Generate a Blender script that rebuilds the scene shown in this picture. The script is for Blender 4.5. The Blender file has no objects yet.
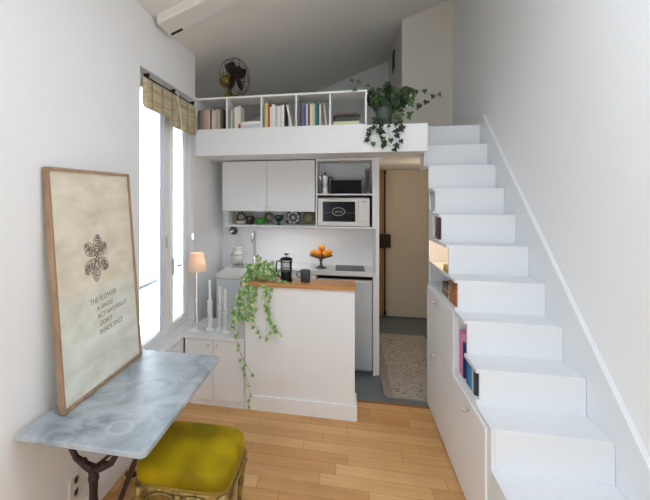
import bpy, bmesh, math, random
from mathutils import Vector, Matrix, Euler
PI = math.pi
R = math.radians
rnd = random.Random(7)
sc = bpy.context.scene
COL = sc.collection

# ------------------------------------------------------------------ materials
def lin(c):
    return tuple(((v/255)/12.92 if v/255 <= .04045 else ((v/255+.055)/1.055)**2.4) for v in c)

def newmat(name):
    m = bpy.data.materials.new(name); m.use_nodes = True
    nt = m.node_tree
    b = nt.nodes['Principled BSDF']
    return m, nt, b

def N(nt, t, **kw):
    n = nt.nodes.new(t)
    for k, v in kw.items(): setattr(n, k, v)
    return n

def mat(name, rgb, rough=.5, metal=0, var=.06, scale=6, bump=0, bscale=60, spec=.5, **ex):
    """procedural paint-like material: base colour with a mild noise variation and optional bump"""
    m, nt, b = newmat(name)
    c = lin(rgb)
    tc = N(nt, 'ShaderNodeTexCoord')
    no = N(nt, 'ShaderNodeTexNoise'); no.inputs['Scale'].default_value = scale; no.inputs['Detail'].default_value = 4
    nt.links.new(tc.outputs['Object'], no.inputs['Vector'])
    mx = N(nt, 'ShaderNodeMix', data_type='RGBA')
    mx.inputs[6].default_value = (*[v*(1-var) for v in c], 1)
    mx.inputs[7].default_value = (*[min(1, v*(1+var)) for v in c], 1)
    nt.links.new(no.outputs[0], mx.inputs[0]); nt.links.new(mx.outputs[2], b.inputs['Base Color'])
    b.inputs['Roughness'].default_value = rough; b.inputs['Metallic'].default_value = metal
    b.inputs['Specular IOR Level'].default_value = spec
    for k, v in ex.items(): b.inputs[k.replace('_', ' ')].default_value = v
    if bump:
        n2 = N(nt, 'ShaderNodeTexNoise'); n2.inputs['Scale'].default_value = bscale; n2.inputs['Detail'].default_value = 3
        nt.links.new(tc.outputs['Object'], n2.inputs['Vector'])
        bp = N(nt, 'ShaderNodeBump'); bp.inputs['Strength'].default_value = bump; bp.inputs['Distance'].default_value = .004
        nt.links.new(n2.outputs[0], bp.inputs['Height']); nt.links.new(bp.outputs[0], b.inputs['Normal'])
    return m

WALL = mat('wall_paint', (238, 238, 238), .85, var=.015, scale=1.5, bump=.15, bscale=35, spec=.2)
CEIL = mat('ceiling_paint', (228, 225, 219), .9, var=.02, scale=1.2, bump=.15, bscale=25, spec=.2)
LACQ = mat('white_lacquer', (236, 237, 237), .45, var=.01, scale=3)
STAIRM = mat('stair_paint', (226, 228, 230), .5, var=.015, scale=3)
TRIMM = mat('trim_paint', (238, 239, 240), .4, var=.01)
GREYFLOOR = mat('grey_painted_floor', (104, 112, 112), .45, var=.12, scale=3, bump=.1)
BLACK = mat('black_plastic', (16, 15, 15), .5, spec=.15)
BLACKG = mat('black_glass', (20, 19, 18), .15, spec=.12)
STEEL = mat('brushed_steel', (200, 200, 200), .28, 1)
CHROME = mat('chrome', (225, 225, 228), .12, 1)
IRON = mat('brown_cast_iron', (58, 42, 38), .5, .5, var=.25, scale=30, bump=.4, bscale=90)
WHITEP = mat('white_plastic', (222, 220, 214), .4, var=.01)
CERAM = mat('white_ceramic', (220, 219, 212), .3, var=.03)
WAX = mat('white_wax', (245, 243, 236), .4, var=.01, Subsurface_Weight=.2)
BRASS = mat('aged_brass', (150, 135, 70), .4, .6, var=.25, scale=25)
DBLADE = mat('dark_fan_blade', (48, 32, 26), .4, .4, var=.2, scale=20)
FRIDGEM = mat('fridge_silver', (196, 204, 210), .4, .25, var=.03)
GROUT = mat('page_block', (226, 218, 200), .8, var=.08, scale=60)
DOORM = mat('cream_door_paint', (206, 196, 178), .55, var=.03)
DOORWOOD = mat('door_frame_wood', (176, 140, 100), .55, var=.12, scale=14)
DARKMET = mat('dark_lock_metal', (50, 36, 30), .45, .5)
ORANGE = mat('orange_peel', (240, 150, 22), .45, var=.08, scale=14, bump=.4, bscale=220)
MUGM = mat('slate_glaze', (72, 80, 86), .35, var=.1)
POTG = mat('grey_green_glazed_pot', (64, 78, 66), .25, var=.2, scale=20)
TERRA = mat('pale_pot', (196, 190, 176), .6, var=.1)
STEM = mat('ivy_stem', (96, 104, 52), .6, var=.2, scale=30)
GREENG = mat('green_glass_bowl', (60, 170, 60), .12, var=.25, scale=14, Transmission_Weight=.35)
TEALG = mat('dark_green_glass', (22, 66, 56), .12, var=.2, Transmission_Weight=.3)
BROWNC = mat('brown_glazed_cup', (70, 50, 36), .3, var=.3, scale=25)
LEATH = mat('tan_leather', (158, 100, 52), .5, var=.3, scale=18, bump=.3)
INKT = mat('grey_pen_ink', (128, 122, 112), .8, var=.3, scale=200)
INK = mat('brown_ink', (96, 80, 70), .8, var=.35, scale=70)
CORD = mat('cream_cord', (222, 214, 194), .8)
WARMTRIM = mat('ivory_enamel', (214, 208, 190), .5, var=.03)

def glass(name, col=(1, 1, 1), rough=0., ior=1.45):
    m, nt, b = newmat(name)
    b.inputs['Base Color'].default_value = (*col, 1); b.inputs['Roughness'].default_value = rough
    b.inputs['Transmission Weight'].default_value = 1; b.inputs['IOR'].default_value = ior
    return m
GLASS = glass('clear_glass', (.97, .99, 1), 0, 1.02)      # thin window panes
CRYSTAL = glass('beaker_glass', (.98, .99, .99), 0, 1.06)
STICK = mat('milky_pressed_glass', (244, 246, 246), .12, var=.01, Transmission_Weight=.12, IOR=1.4)
PALEMET = mat('pale_satin_metal', (224, 224, 222), .3, .35)
COFFEE = mat('coffee', (30, 20, 14), .2)

def oak_floor():
    m, nt, b = newmat('oak_boards')
    tc = N(nt, 'ShaderNodeTexCoord')
    br = N(nt, 'ShaderNodeTexBrick'); br.offset = .37; br.offset_frequency = 1; br.squash = 1
    br.inputs['Scale'].default_value = 1; br.inputs['Brick Width'].default_value = .62; br.inputs['Row Height'].default_value = .10
    br.inputs['Mortar Size'].default_value = .0011; br.inputs['Mortar Smooth'].default_value = .3; br.inputs['Bias'].default_value = 0
    br.inputs['Color1'].default_value = (*lin((230, 186, 128)), 1); br.inputs['Color2'].default_value = (*lin((206, 152, 92)), 1)
    br.inputs['Mortar'].default_value = (*lin((132, 84, 44)), 1)
    br.offset = 0
    sx = N(nt, 'ShaderNodeSeparateXYZ'); nt.links.new(tc.outputs['Object'], sx.inputs[0])
    dv = N(nt, 'ShaderNodeMath', operation='DIVIDE'); dv.inputs[1].default_value = .10; nt.links.new(sx.outputs['Y'], dv.inputs[0])
    fl = N(nt, 'ShaderNodeMath', operation='FLOOR'); nt.links.new(dv.outputs[0], fl.inputs[0])
    wn = N(nt, 'ShaderNodeTexWhiteNoise', noise_dimensions='1D'); nt.links.new(fl.outputs[0], wn.inputs['W'])
    ma = N(nt, 'ShaderNodeMath', operation='MULTIPLY_ADD'); ma.inputs[1].default_value = 3.1; nt.links.new(wn.outputs['Value'], ma.inputs[0]); nt.links.new(sx.outputs['X'], ma.inputs[2])
    cb = N(nt, 'ShaderNodeCombineXYZ'); nt.links.new(ma.outputs[0], cb.inputs[0]); nt.links.new(sx.outputs['Y'], cb.inputs[1])
    nt.links.new(cb.outputs[0], br.inputs['Vector'])
    mp = N(nt, 'ShaderNodeMapping'); mp.inputs['Scale'].default_value = (2.4, 34, 1)
    nt.links.new(tc.outputs['Object'], mp.inputs['Vector'])
    no = N(nt, 'ShaderNodeTexNoise'); no.inputs['Scale'].default_value = 1; no.inputs['Detail'].default_value = 6; no.inputs['Distortion'].default_value = .6
    nt.links.new(mp.outputs[0], no.inputs['Vector'])
    rp = N(nt, 'ShaderNodeValToRGB'); rp.color_ramp.elements[0].position = .3; rp.color_ramp.elements[0].color = (.80, .74, .66, 1)
    rp.color_ramp.elements[1].position = .65; rp.color_ramp.elements[1].color = (1, 1, 1, 1)
    nt.links.new(no.outputs[0], rp.inputs[0])
    n3 = N(nt, 'ShaderNodeTexNoise'); n3.inputs['Scale'].default_value = 2.6; n3.inputs['Detail'].default_value = 2
    nt.links.new(tc.outputs['Object'], n3.inputs['Vector'])
    r3 = N(nt, 'ShaderNodeValToRGB'); r3.color_ramp.elements[0].position = .35; r3.color_ramp.elements[0].color = (.86, .82, .78, 1); r3.color_ramp.elements[1].position = .6
    nt.links.new(n3.outputs[0], r3.inputs[0])
    m1 = N(nt, 'ShaderNodeMix', data_type='RGBA', blend_type='MULTIPLY'); m1.inputs[0].default_value = .55
    nt.links.new(br.outputs[0], m1.inputs[6]); nt.links.new(rp.outputs[0], m1.inputs[7])
    m2 = N(nt, 'ShaderNodeMix', data_type='RGBA', blend_type='MULTIPLY'); m2.inputs[0].default_value = .8
    nt.links.new(m1.outputs[2], m2.inputs[6]); nt.links.new(r3.outputs[0], m2.inputs[7])
    nt.links.new(m2.outputs[2], b.inputs['Base Color'])
    b.inputs['Roughness'].default_value = .38
    bp = N(nt, 'ShaderNodeBump'); bp.inputs['Strength'].default_value = .25; bp.inputs['Distance'].default_value = .002; bp.invert = True
    nt.links.new(br.outputs['Fac'], bp.inputs['Height']); nt.links.new(bp.outputs[0], b.inputs['Normal'])
    return m
OAKF = oak_floor()

def wood(name, c1, c2, sc3, rough=.5):
    m, nt, b = newmat(name)
    tc = N(nt, 'ShaderNodeTexCoord'); mp = N(nt, 'ShaderNodeMapping'); mp.inputs['Scale'].default_value = sc3
    nt.links.new(tc.outputs['Object'], mp.inputs['Vector'])
    no = N(nt, 'ShaderNodeTexNoise'); no.inputs['Scale'].default_value = 1; no.inputs['Detail'].default_value = 5; no.inputs['Distortion'].default_value = .5
    nt.links.new(mp.outputs[0], no.inputs['Vector'])
    rp = N(nt, 'ShaderNodeValToRGB'); rp.color_ramp.elements[0].position = .3; rp.color_ramp.elements[0].color = (*lin(c1), 1)
    rp.color_ramp.elements[1].position = .7; rp.color_ramp.elements[1].color = (*lin(c2), 1)
    nt.links.new(no.outputs[0], rp.inputs[0]); nt.links.new(rp.outputs[0], b.inputs['Base Color'])
    b.inputs['Roughness'].default_value = rough
    return m
OAKTOP = wood('oiled_oak', (176, 116, 58), (206, 150, 88), (4, 60, 60), .4)
OAKFRAME = wood('frame_oak', (146, 116, 88), (180, 148, 118), (30, 30, 5), .5)
GILT = wood('worn_gilding', (96, 76, 34), (170, 144, 82), (30, 30, 30), .42)
GILT.node_tree.nodes['Principled BSDF'].inputs['Metallic'].default_value = .45

def marble():
    m, nt, b = newmat('grey_marble')
    tc = N(nt, 'ShaderNodeTexCoord')
    no = N(nt, 'ShaderNodeTexNoise'); no.inputs['Scale'].default_value = 5; no.inputs['Detail'].default_value = 8; no.inputs['Distortion'].default_value = 1.4
    nt.links.new(tc.outputs['Object'], no.inputs['Vector'])
    rp = N(nt, 'ShaderNodeValToRGB'); e = rp.color_ramp.elements
    e[0].position = .3; e[0].color = (*lin((128, 137, 143)), 1); e[1].position = .62; e[1].color = (*lin((184, 191, 196)), 1)
    k = e.new(.47); k.color = (*lin((166, 174, 180)), 1)
    nt.links.new(no.outputs[0], rp.inputs[0])
    n2 = N(nt, 'ShaderNodeTexNoise'); n2.inputs['Scale'].default_value = 38; n2.inputs['Detail'].default_value = 3
    nt.links.new(tc.outputs['Object'], n2.inputs['Vector'])
    r2 = N(nt, 'ShaderNodeValToRGB'); r2.color_ramp.elements[0].position = .28; r2.color_ramp.elements[0].color = (.72, .74, .76, 1); r2.color_ramp.elements[1].position = .42
    nt.links.new(n2.outputs[0], r2.inputs[0])
    mx = N(nt, 'ShaderNodeMix', data_type='RGBA', blend_type='MULTIPLY'); mx.inputs[0].default_value = .6
    nt.links.new(rp.outputs[0], mx.inputs[6]); nt.links.new(r2.outputs[0], mx.inputs[7])
    # a pale ring left by a wet pot
    sp = N(nt, 'ShaderNodeVectorMath', operation='DISTANCE'); sp.inputs[1].default_value = (.09, -.31, .012)
    nt.links.new(tc.outputs['Object'], sp.inputs[0])
    r3 = N(nt, 'ShaderNodeValToRGB'); q = r3.color_ramp.elements; q[0].position = 0; q[0].color = (0, 0, 0, 1); q[1].position = .075; q[1].color = (0, 0, 0, 1)
    for pp, vv in ((.035, 0), (.042, .3), (.052, .36), (.06, 0)):
        z = q.new(pp); z.color = (vv, vv, vv, 1)
    nt.links.new(sp.outputs['Value'], r3.inputs[0])
    m3 = N(nt, 'ShaderNodeMix', data_type='RGBA'); m3.inputs[7].default_value = (*lin((214, 220, 224)), 1)
    nt.links.new(r3.outputs[0], m3.inputs[0]); nt.links.new(mx.outputs[2], m3.inputs[6])
    nt.links.new(m3.outputs[2], b.inputs['Base Color'])
    b.inputs['Roughness'].default_value = .4
    return m
MARBLE = marble()

def velvet():
    m, nt, b = newmat('mustard_velvet')
    tc = N(nt, 'ShaderNodeTexCoord')
    no = N(nt, 'ShaderNodeTexNoise'); no.inputs['Scale'].default_value = 4.2; no.inputs['Detail'].default_value = 1; no.inputs['Distortion'].default_value = .1
    nt.links.new(tc.outputs['Object'], no.inputs['Vector'])
    rp = N(nt, 'ShaderNodeValToRGB'); e = rp.color_ramp.elements
    e[0].position = .42; e[0].color = (*lin((124, 104, 4)), 1); e[1].position = .58; e[1].color = (*lin((172, 146, 8)), 1)  # lighter patches put highlight variation into the nap colour
    nt.links.new(no.outputs[0], rp.inputs[0]); nt.links.new(rp.outputs[0], b.inputs['Base Color'])
    b.inputs['Roughness'].default_value = .75
    b.inputs['Sheen Weight'].default_value = .35; b.inputs['Sheen Tint'].default_value = (*lin((240, 215, 60)), 1); b.inputs['Sheen Roughness'].default_value = .35
    b.inputs['Specular IOR Level'].default_value = .15
    n2 = N(nt, 'ShaderNodeTexNoise'); n2.inputs['Scale'].default_value = 260
    nt.links.new(tc.outputs['Object'], n2.inputs['Vector'])
    bp = N(nt, 'ShaderNodeBump'); bp.inputs['Strength'].default_value = .3; bp.inputs['Distance'].default_value = .002
    nt.links.new(n2.outputs[0], bp.inputs['Height']); nt.links.new(bp.outputs[0], b.inputs['Normal'])
    return m
VELVET = velvet()

def paper():
    m, nt, b = newmat('aged_paper')
    tc = N(nt, 'ShaderNodeTexCoord')
    no = N(nt, 'ShaderNodeTexNoise'); no.inputs['Scale'].default_value = 5; no.inputs['Detail'].default_value = 6
    mp = N(nt, 'ShaderNodeMapping'); mp.inputs['Scale'].default_value = (1, 1, 2.2)
    nt.links.new(tc.outputs['Object'], mp.inputs['Vector']); nt.links.new(mp.outputs[0], no.inputs['Vector'])
    rp = N(nt, 'ShaderNodeValToRGB'); e = rp.color_ramp.elements
    e[0].position = .3; e[0].color = (*lin((212, 205, 186)), 1); e[1].position = .62; e[1].color = (*lin((234, 230, 216)), 1)
    nt.links.new(no.outputs[0], rp.inputs[0])
    # lower half of the sheet is paler and greyer than the upper
    sx = N(nt, 'ShaderNodeSeparateXYZ'); nt.links.new(tc.outputs['Object'], sx.inputs[0])
    mr = N(nt, 'ShaderNodeMapRange'); mr.inputs['From Min'].default_value = .44; mr.inputs['From Max'].default_value = .50
    nt.links.new(sx.outputs['Z'], mr.inputs['Value'])
    mx = N(nt, 'ShaderNodeMix', data_type='RGBA'); mx.blend_type = 'MULTIPLY'
    inv = N(nt, 'ShaderNodeMix', data_type='RGBA'); inv.inputs[6].default_value = (.98, 1.03, 1.06, 1); inv.inputs[7].default_value = (1, .96, .9, 1)
    nt.links.new(mr.outputs[0], inv.inputs[0])
    mx.inputs[0].default_value = 1
    nt.links.new(rp.outputs[0], mx.inputs[6]); nt.links.new(inv.outputs[2], mx.inputs[7])
    nt.links.new(mx.outputs[2], b.inputs['Base Color']); b.inputs['Roughness'].default_value = .7
    b.inputs['Coat Weight'].default_value = .0
    return m
PAPER = paper()

def bamboo():
    m, nt, b = newmat('woven_bamboo')
    tc = N(nt, 'ShaderNodeTexCoord')
    mp = N(nt, 'ShaderNodeMapping'); mp.inputs['Scale'].default_value = (6, 6, 130)
    nt.links.new(tc.outputs['Object'], mp.inputs['Vector'])
    no = N(nt, 'ShaderNodeTexNoise'); no.inputs['Scale'].default_value = 1; no.inputs['Detail'].default_value = 3
    nt.links.new(mp.outputs[0], no.inputs['Vector'])
    rp = N(nt, 'ShaderNodeValToRGB'); e = rp.color_ramp.elements
    e[0].position = .32; e[0].color = (*lin((206, 190, 150)), 1); e[1].position = .66; e[1].color = (*lin((240, 232, 206)), 1)
    nt.links.new(no.outputs[0], rp.inputs[0]); nt.links.new(rp.outputs[0], b.inputs['Base Color'])
    b.inputs['Roughness'].default_value = .8
    tr = N(nt, 'ShaderNodeBsdfTranslucent'); nt.links.new(rp.outputs[0], tr.inputs[0])
    ms = N(nt, 'ShaderNodeMixShader'); ms.inputs[0].default_value = .42
    nt.links.new(b.outputs[0], ms.inputs[1]); nt.links.new(tr.outputs[0], ms.inputs[2])
    nt.links.new(ms.outputs[0], nt.nodes['Material Output'].inputs[0])
    return m
BAMBOO = bamboo()

def translucent(name, rgb, f=.5):
    m, nt, b = newmat(name)
    b.inputs['Base Color'].default_value = (*lin(rgb), 1); b.inputs['Roughness'].default_value = .8
    tr = N(nt, 'ShaderNodeBsdfTranslucent'); tr.inputs[0].default_value = (*lin(rgb), 1)
    ms = N(nt, 'ShaderNodeMixShader'); ms.inputs[0].default_value = f
    nt.links.new(b.outputs[0], ms.inputs[1]); nt.links.new(tr.outputs[0], ms.inputs[2])
    nt.links.new(ms.outputs[0], nt.nodes['Material Output'].inputs[0])
    return m
SHADE = translucent('pleated_shade_fabric', (248, 236, 220), .35)

def leafmat(name, ca, cb, thr, scale):
    m, nt, b = newmat(name)
    tc = N(nt, 'ShaderNodeTexCoord')
    no = N(nt, 'ShaderNodeTexNoise'); no.inputs['Scale'].default_value = scale; no.inputs['Detail'].default_value = 1
    nt.links.new(tc.outputs['Object'], no.inputs['Vector'])
    rp = N(nt, 'ShaderNodeValToRGB'); e = rp.color_ramp.elements
    e[0].position = thr-.06; e[0].color = (*lin(ca), 1); e[1].position = thr+.06; e[1].color = (*lin(cb), 1)
    nt.links.new(no.outputs[0], rp.inputs[0]); nt.links.new(rp.outputs[0], b.inputs['Base Color'])
    b.inputs['Roughness'].default_value = .45
    tr = N(nt, 'ShaderNodeBsdfTranslucent'); nt.links.new(rp.outputs[0], tr.inputs[0])
    ms = N(nt, 'ShaderNodeMixShader'); ms.inputs[0].default_value = .2
    nt.links.new(b.outputs[0], ms.inputs[1]); nt.links.new(tr.outputs[0], ms.inputs[2])
    nt.links.new(ms.outputs[0], nt.nodes['Material Output'].inputs[0])
    return m
LEAFD = leafmat('dark_ivy_leaf', (34, 58, 26), (72, 104, 44), .56, 9)
LEAFV = leafmat('variegated_ivy_leaf', (122, 164, 82), (218, 228, 176), .56, 34)

def rugmat():
    m, nt, b = newmat('woven_rug')
    tc = N(nt, 'ShaderNodeTexCoord')
    vo = N(nt, 'ShaderNodeTexVoronoi'); vo.inputs['Scale'].default_value = 60; nt.links.new(tc.outputs['Object'], vo.inputs['Vector'])
    no = N(nt, 'ShaderNodeTexNoise'); no.inputs['Scale'].default_value = 45; no.inputs['Detail'].default_value = 4; nt.links.new(tc.outputs['Object'], no.inputs['Vector'])
    ad = N(nt, 'ShaderNodeMath', operation='MULTIPLY_ADD'); ad.inputs[1].default_value = .45
    nt.links.new(vo.outputs['Distance'], ad.inputs[0]); nt.links.new(no.outputs[0], ad.inputs[2])
    rp = N(nt, 'ShaderNodeValToRGB'); e = rp.color_ramp.elements
    e[0].position = .42; e[0].color = (*lin((78, 70, 64)), 1); e[1].position = .72; e[1].color = (*lin((176, 166, 156)), 1)
    nt.links.new(ad.outputs[0], rp.inputs[0]); nt.links.new(rp.outputs[0], b.inputs['Base Color'])
    b.inputs['Roughness'].default_value = .95
    bp = N(nt, 'ShaderNodeBump'); bp.inputs['Strength'].default_value = .6; bp.inputs['Distance'].default_value = .006
    nt.links.new(ad.outputs[0], bp.inputs['Height']); nt.links.new(bp.outputs[0], b.inputs['Normal'])
    return m
RUGM = rugmat()
RUGB = mat('rug_border', (150, 136, 132), .95, var=.2, scale=50, bump=.5)

def tilemat(name, bg, fg, freq, rings=True):
    m, nt, b = newmat(name)
    tc = N(nt, 'ShaderNodeTexCoord'); sx = N(nt, 'ShaderNodeSeparateXYZ'); nt.links.new(tc.outputs['Object'], sx.inputs[0])
    def mth(op, a, b2=None, v=None):
        n = N(nt, 'ShaderNodeMath', operation=op); nt.links.new(a, n.inputs[0])
        if b2 is not None: nt.links.new(b2, n.inputs[1])
        if v is not None: n.inputs[1].default_value = v
        return n.outputs[0]
    x = sx.outputs['X']; z = sx.outputs['Z']
    r = mth('SQRT', mth('ADD', mth('MULTIPLY', x, x), mth('MULTIPLY', z, z)))
    a = mth('ARCTAN2', z, x)
    pet = mth('SINE', mth('MULTIPLY', a, v=8.0))
    rad = mth('SINE', mth('MULTIPLY', r, v=freq))
    s = mth('ADD', mth('MULTIPLY', pet, v=.8), rad)
    rp = N(nt, 'ShaderNodeValToRGB'); e = rp.color_ramp.elements
    e[0].position = .45; e[0].color = (*lin(bg), 1); e[1].position = .6; e[1].color = (*lin(fg), 1)
    nt.links.new(mth('ADD', mth('MULTIPLY', s, v=.3), v=.5), rp.inputs[0]); nt.links.new(rp.outputs[0], b.inputs['Base Color'])
    b.inputs['Roughness'].default_value = .25
    return m
TILE_BW = tilemat('black_and_white_tile_glaze', (40, 38, 42), (214, 212, 206), 150)
TILE_BG = tilemat('beige_tile_glaze', (120, 92, 66), (216, 206, 184), 110)
TILE_OL = tilemat('olive_tile_glaze', (108, 92, 56), (156, 148, 104), 90)
TILE_GR = tilemat('grey_green_tile_glaze', (96, 92, 66), (190, 186, 160), 120)

_c = {}
def cover(rgb):
    k = tuple(rgb)
    if k not in _c: _c[k] = mat('book_cover_%d' % len(_c), rgb, .6, var=.12, scale=40)
    return _c[k]

# ------------------------------------------------------------------ mesh helpers
class MB:
    def __init__(s): s.bm = bmesh.new(); s.mi = 0
    def _f(s, vs):
        try:
            f = s.bm.faces.new(vs); f.material_index = s.mi; return f
        except ValueError: return None
    def box(s, x0, x1, y0, y1, z0, z1):
        v = [s.bm.verts.new(p) for p in ((x0,y0,z0),(x1,y0,z0),(x1,y1,z0),(x0,y1,z0),(x0,y0,z1),(x1,y0,z1),(x1,y1,z1),(x0,y1,z1))]
        for q in ((0,3,2,1),(4,5,6,7),(0,1,5,4),(1,2,6,5),(2,3,7,6),(3,0,4,7)): s._f([v[i] for i in q])
        return s
    def prism(s, pts, ax, a0, a1):
        """polygon pts in the two other axes (in xyz order), extruded along ax"""
        i = 'xyz'.index(ax)
        def mk(p, a): q = list(p); q.insert(i, a); return s.bm.verts.new(q)
        A = [mk(p, a0) for p in pts]; B = [mk(p, a1) for p in pts]
        s._f(A); s._f(B[::-1])
        n = len(pts)
        for k in range(n): s._f([A[k], B[k], B[(k+1) % n], A[(k+1) % n]])
        return s
    def tube(s, pts, r, seg=8, cap=True, closed=False):
        pts = [Vector(p) for p in pts]; n = len(pts)
        rs = r if isinstance(r, (list, tuple)) else [r]*n
        rings = []; up = None
        for k, p in enumerate(pts):
            a = pts[(k-1) % n] if (k > 0 or closed) else p
            b = pts[(k+1) % n] if (k < n-1 or closed) else p
            t = (b-a).normalized()
            if up is None:
                up = Vector((0, 0, 1)) if abs(t.z) < .9 else Vector((1, 0, 0))
            u = (up - t*up.dot(t)).normalized(); w = t.cross(u); up = u
            rings.append([s.bm.verts.new(p + (u*math.cos(2*PI*j/seg) + w*math.sin(2*PI*j/seg))*rs[k]) for j in range(seg)])
        m = n if closed else n-1
        for k in range(m):
            A, B = rings[k], rings[(k+1) % n]
            for j in range(seg): s._f([A[j], A[(j+1) % seg], B[(j+1) % seg], B[j]])
        if cap and not closed: s._f(rings[0][::-1]); s._f(rings[-1])
        return s
    def lathe(s, prof, c=(0, 0, 0), seg=24, ax='z', fn=None, caps=True):
        rings = []
        for r, h in prof:
            ring = []
            for j in range(seg):
                a = 2*PI*j/seg; rr = r*(fn(a, h) if fn else 1)
                if ax == 'z': p = (c[0]+rr*math.cos(a), c[1]+rr*math.sin(a), c[2]+h)
                elif ax == 'y': p = (c[0]+rr*math.cos(a), c[1]+h, c[2]+rr*math.sin(a))
                else: p = (c[0]+h, c[1]+rr*math.cos(a), c[2]+rr*math.sin(a))
                ring.append(s.bm.verts.new(p))
            rings.append(ring)
        for A, B in zip(rings, rings[1:]):
            for j in range(seg): s._f([A[j], A[(j+1) % seg], B[(j+1) % seg], B[j]])
        if caps: s._f(rings[0][::-1]); s._f(rings[-1])
        return s
    def ball(s, c, r, seg=16, sq=(1, 1, 1)):
        n = seg//2; prof = []
        rings = []
        for i in range(1, n):
            t = PI*i/n
            rings.append([s.bm.verts.new((c[0]+sq[0]*r*math.sin(t)*math.cos(2*PI*j/seg), c[1]+sq[1]*r*math.sin(t)*math.sin(2*PI*j/seg), c[2]-sq[2]*r*math.cos(t))) for j in range(seg)])
        b0 = s.bm.verts.new((c[0], c[1], c[2]-sq[2]*r)); b1 = s.bm.verts.new((c[0], c[1], c[2]+sq[2]*r))
        for A, B in zip(rings, rings[1:]):
            for j in range(seg): s._f([A[j], A[(j+1) % seg], B[(j+1) % seg], B[j]])
        for j in range(seg):
            s._f([b0, rings[0][(j+1) % seg], rings[0][j]]); s._f([b1, rings[-1][j], rings[-1][(j+1) % seg]])
        return s
    def build(s, name, m, parent=None, bevel=0, smooth=False, world=False, loc=None):
        bmesh.ops.recalc_face_normals(s.bm, faces=s.bm.faces)
        if smooth:
            for f in s.bm.faces: f.smooth = True
        if world and parent is not None:
            bmesh.ops.translate(s.bm, verts=s.bm.verts, vec=-parent.location)
        if loc is not None:
            bmesh.ops.translate(s.bm, verts=s.bm.verts, vec=-Vector(loc))
        me = bpy.data.meshes.new(name); s.bm.to_mesh(me); s.bm.free()
        for x in (m if isinstance(m, (list, tuple)) else [m]): me.materials.append(x)
        o = bpy.data.objects.new(name, me); COL.objects.link(o)
        if loc is not None: o.location = loc
        if parent is not None: o.parent = parent
        if bevel:
            b = o.modifiers.new('bevel', 'BEVEL'); b.width = bevel; b.segments = 2; b.limit_method = 'ANGLE'; b.angle_limit = R(40)
        return o

def bx(*a): return MB().box(*a)

def thing(name, label, cat, loc=(0, 0, 0), rot=(0, 0, 0), group=None):
    o = bpy.data.objects.new(name, None); COL.objects.link(o); o.location = loc; o.rotation_euler = rot
    o.empty_display_size = .05
    o['label'] = label; o['category'] = cat
    if group: o['group'] = group
    return o
def tag(o, label, cat, group=None):
    o['label'] = label; o['category'] = cat
    if group: o['group'] = group
    return o
def struct(o):
    o['kind'] = 'structure'; return o
def copy_tree(o, parent=None):
    c = o.copy(); COL.objects.link(c); c.parent = parent
    for ch in [k for k in bpy.data.objects if k.parent == o]: copy_tree(ch, c)
    return c
def sub(o, parent, lab=None):
    """re-parent a sub-part under a part whose origin is its thing's base"""
    o.parent = parent
    if lab: o['label'] = lab
    return o

# ------------------------------------------------------------------ room dimensions
XL, XR, XC = -1.30, 1.155, .644      # window wall, stair wall, cupboard side of the stair
YF, YB = -1.3, 6.1                   # wall behind the viewer, back wall of the sleeping loft
YBEAM = 3.32
CZ = lambda x: 3.374 + .38*x         # sloping ceiling

# floor
struct(bx(-1.30, XR, YF, 3.30, -.06, 0).build('floor', OAKF))
struct(bx(-1.30, XR, 3.30, 5.82, -.06, -.001).build('floor', GREYFLOOR))
# ceiling: a slab rising to the right
def cslab(m, a, b, y0, y1, lo=0, hi=.12): return m.prism([(a, CZ(a)+lo), (b, CZ(b)+lo), (b, CZ(b)+hi), (a, CZ(a)+hi)], 'y', y0, y1)
SX0, SX1, SY0, SY1 = -.45, .70, .0, 1.45          # skylight opening added above the viewer so the treads catch more light
m = MB(); cslab(m, -1.75, 1.3, YF-.1, SY0); cslab(m, -1.75, 1.3, SY1, YB+.1); cslab(m, -1.75, SX0, SY0, SY1); cslab(m, SX1, 1.3, SY0, SY1)
struct(m.build('ceiling', CEIL))
w4 = thing('added_skylight_4', 'white framed skylight added out of view in the sloping ceiling above the viewer', 'skylight', (.15, .6, CZ(.15))); struct(w4)
m = MB(); cslab(m, SX0, SX0+.05, SY0, SY1, .05, .11); cslab(m, SX1-.05, SX1, SY0, SY1, .05, .11); cslab(m, SX0+.05, SX1-.05, SY0, SY0+.05, .05, .11); cslab(m, SX0+.05, SX1-.05, SY1-.05, SY1, .05, .11)
m.build('window_frame', TRIMM, w4, world=True)
# window wall with an opening, thick; thinner recess beyond it in the loft
WY0, WY1, WZ0, WZ1 = 2.374, 3.335, .54, 2.49
m = MB()
m.box(XL-.34, XL, YF, -.7, 0, 3.0); m.box(XL-.34, XL, .40, WY0, 0, 3.0); m.box(XL-.34, XL, -.7, .40, 0, .54); m.box(XL-.34, XL, -.7, .40, 2.5, 3.0)
m.box(XL-.34, XL, WY0, WY1, 0, WZ0)
m.box(XL-.34, XL, WY0, WY1, WZ1, 3.0)
m.box(XL-.34, XL, WY1, 3.35, 0, 3.0)
m.box(XL-.34, XL, 3.35, 5.72, 0, 1.993)
struct(m.build('wall_left', WALL))
w3 = thing('added_window_3', 'tall white casement window added out of view on the left wall near the viewer', 'window', (XL-.30, -.2, .54)); struct(w3)  # added out of view so daylight reaches the stair wall
m = MB()
for y in (-.7, -.185, .33): m.box(XL-.33, XL-.27, y, y+.07, .54, 2.5)
m.box(XL-.33, XL-.27, -.7, .40, .54, .61); m.box(XL-.33, XL-.27, -.7, .40, 2.43, 2.5)
m.build('window_frame', TRIMM, w3, world=True)
struct(bx(-1.75, -1.64, 3.30, YB, 1.99, 2.95).build('wall_left', WALL))
struct(bx(XR, XR+.1, YF, YB, 0, 3.9).build('wall_right', WALL))
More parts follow.
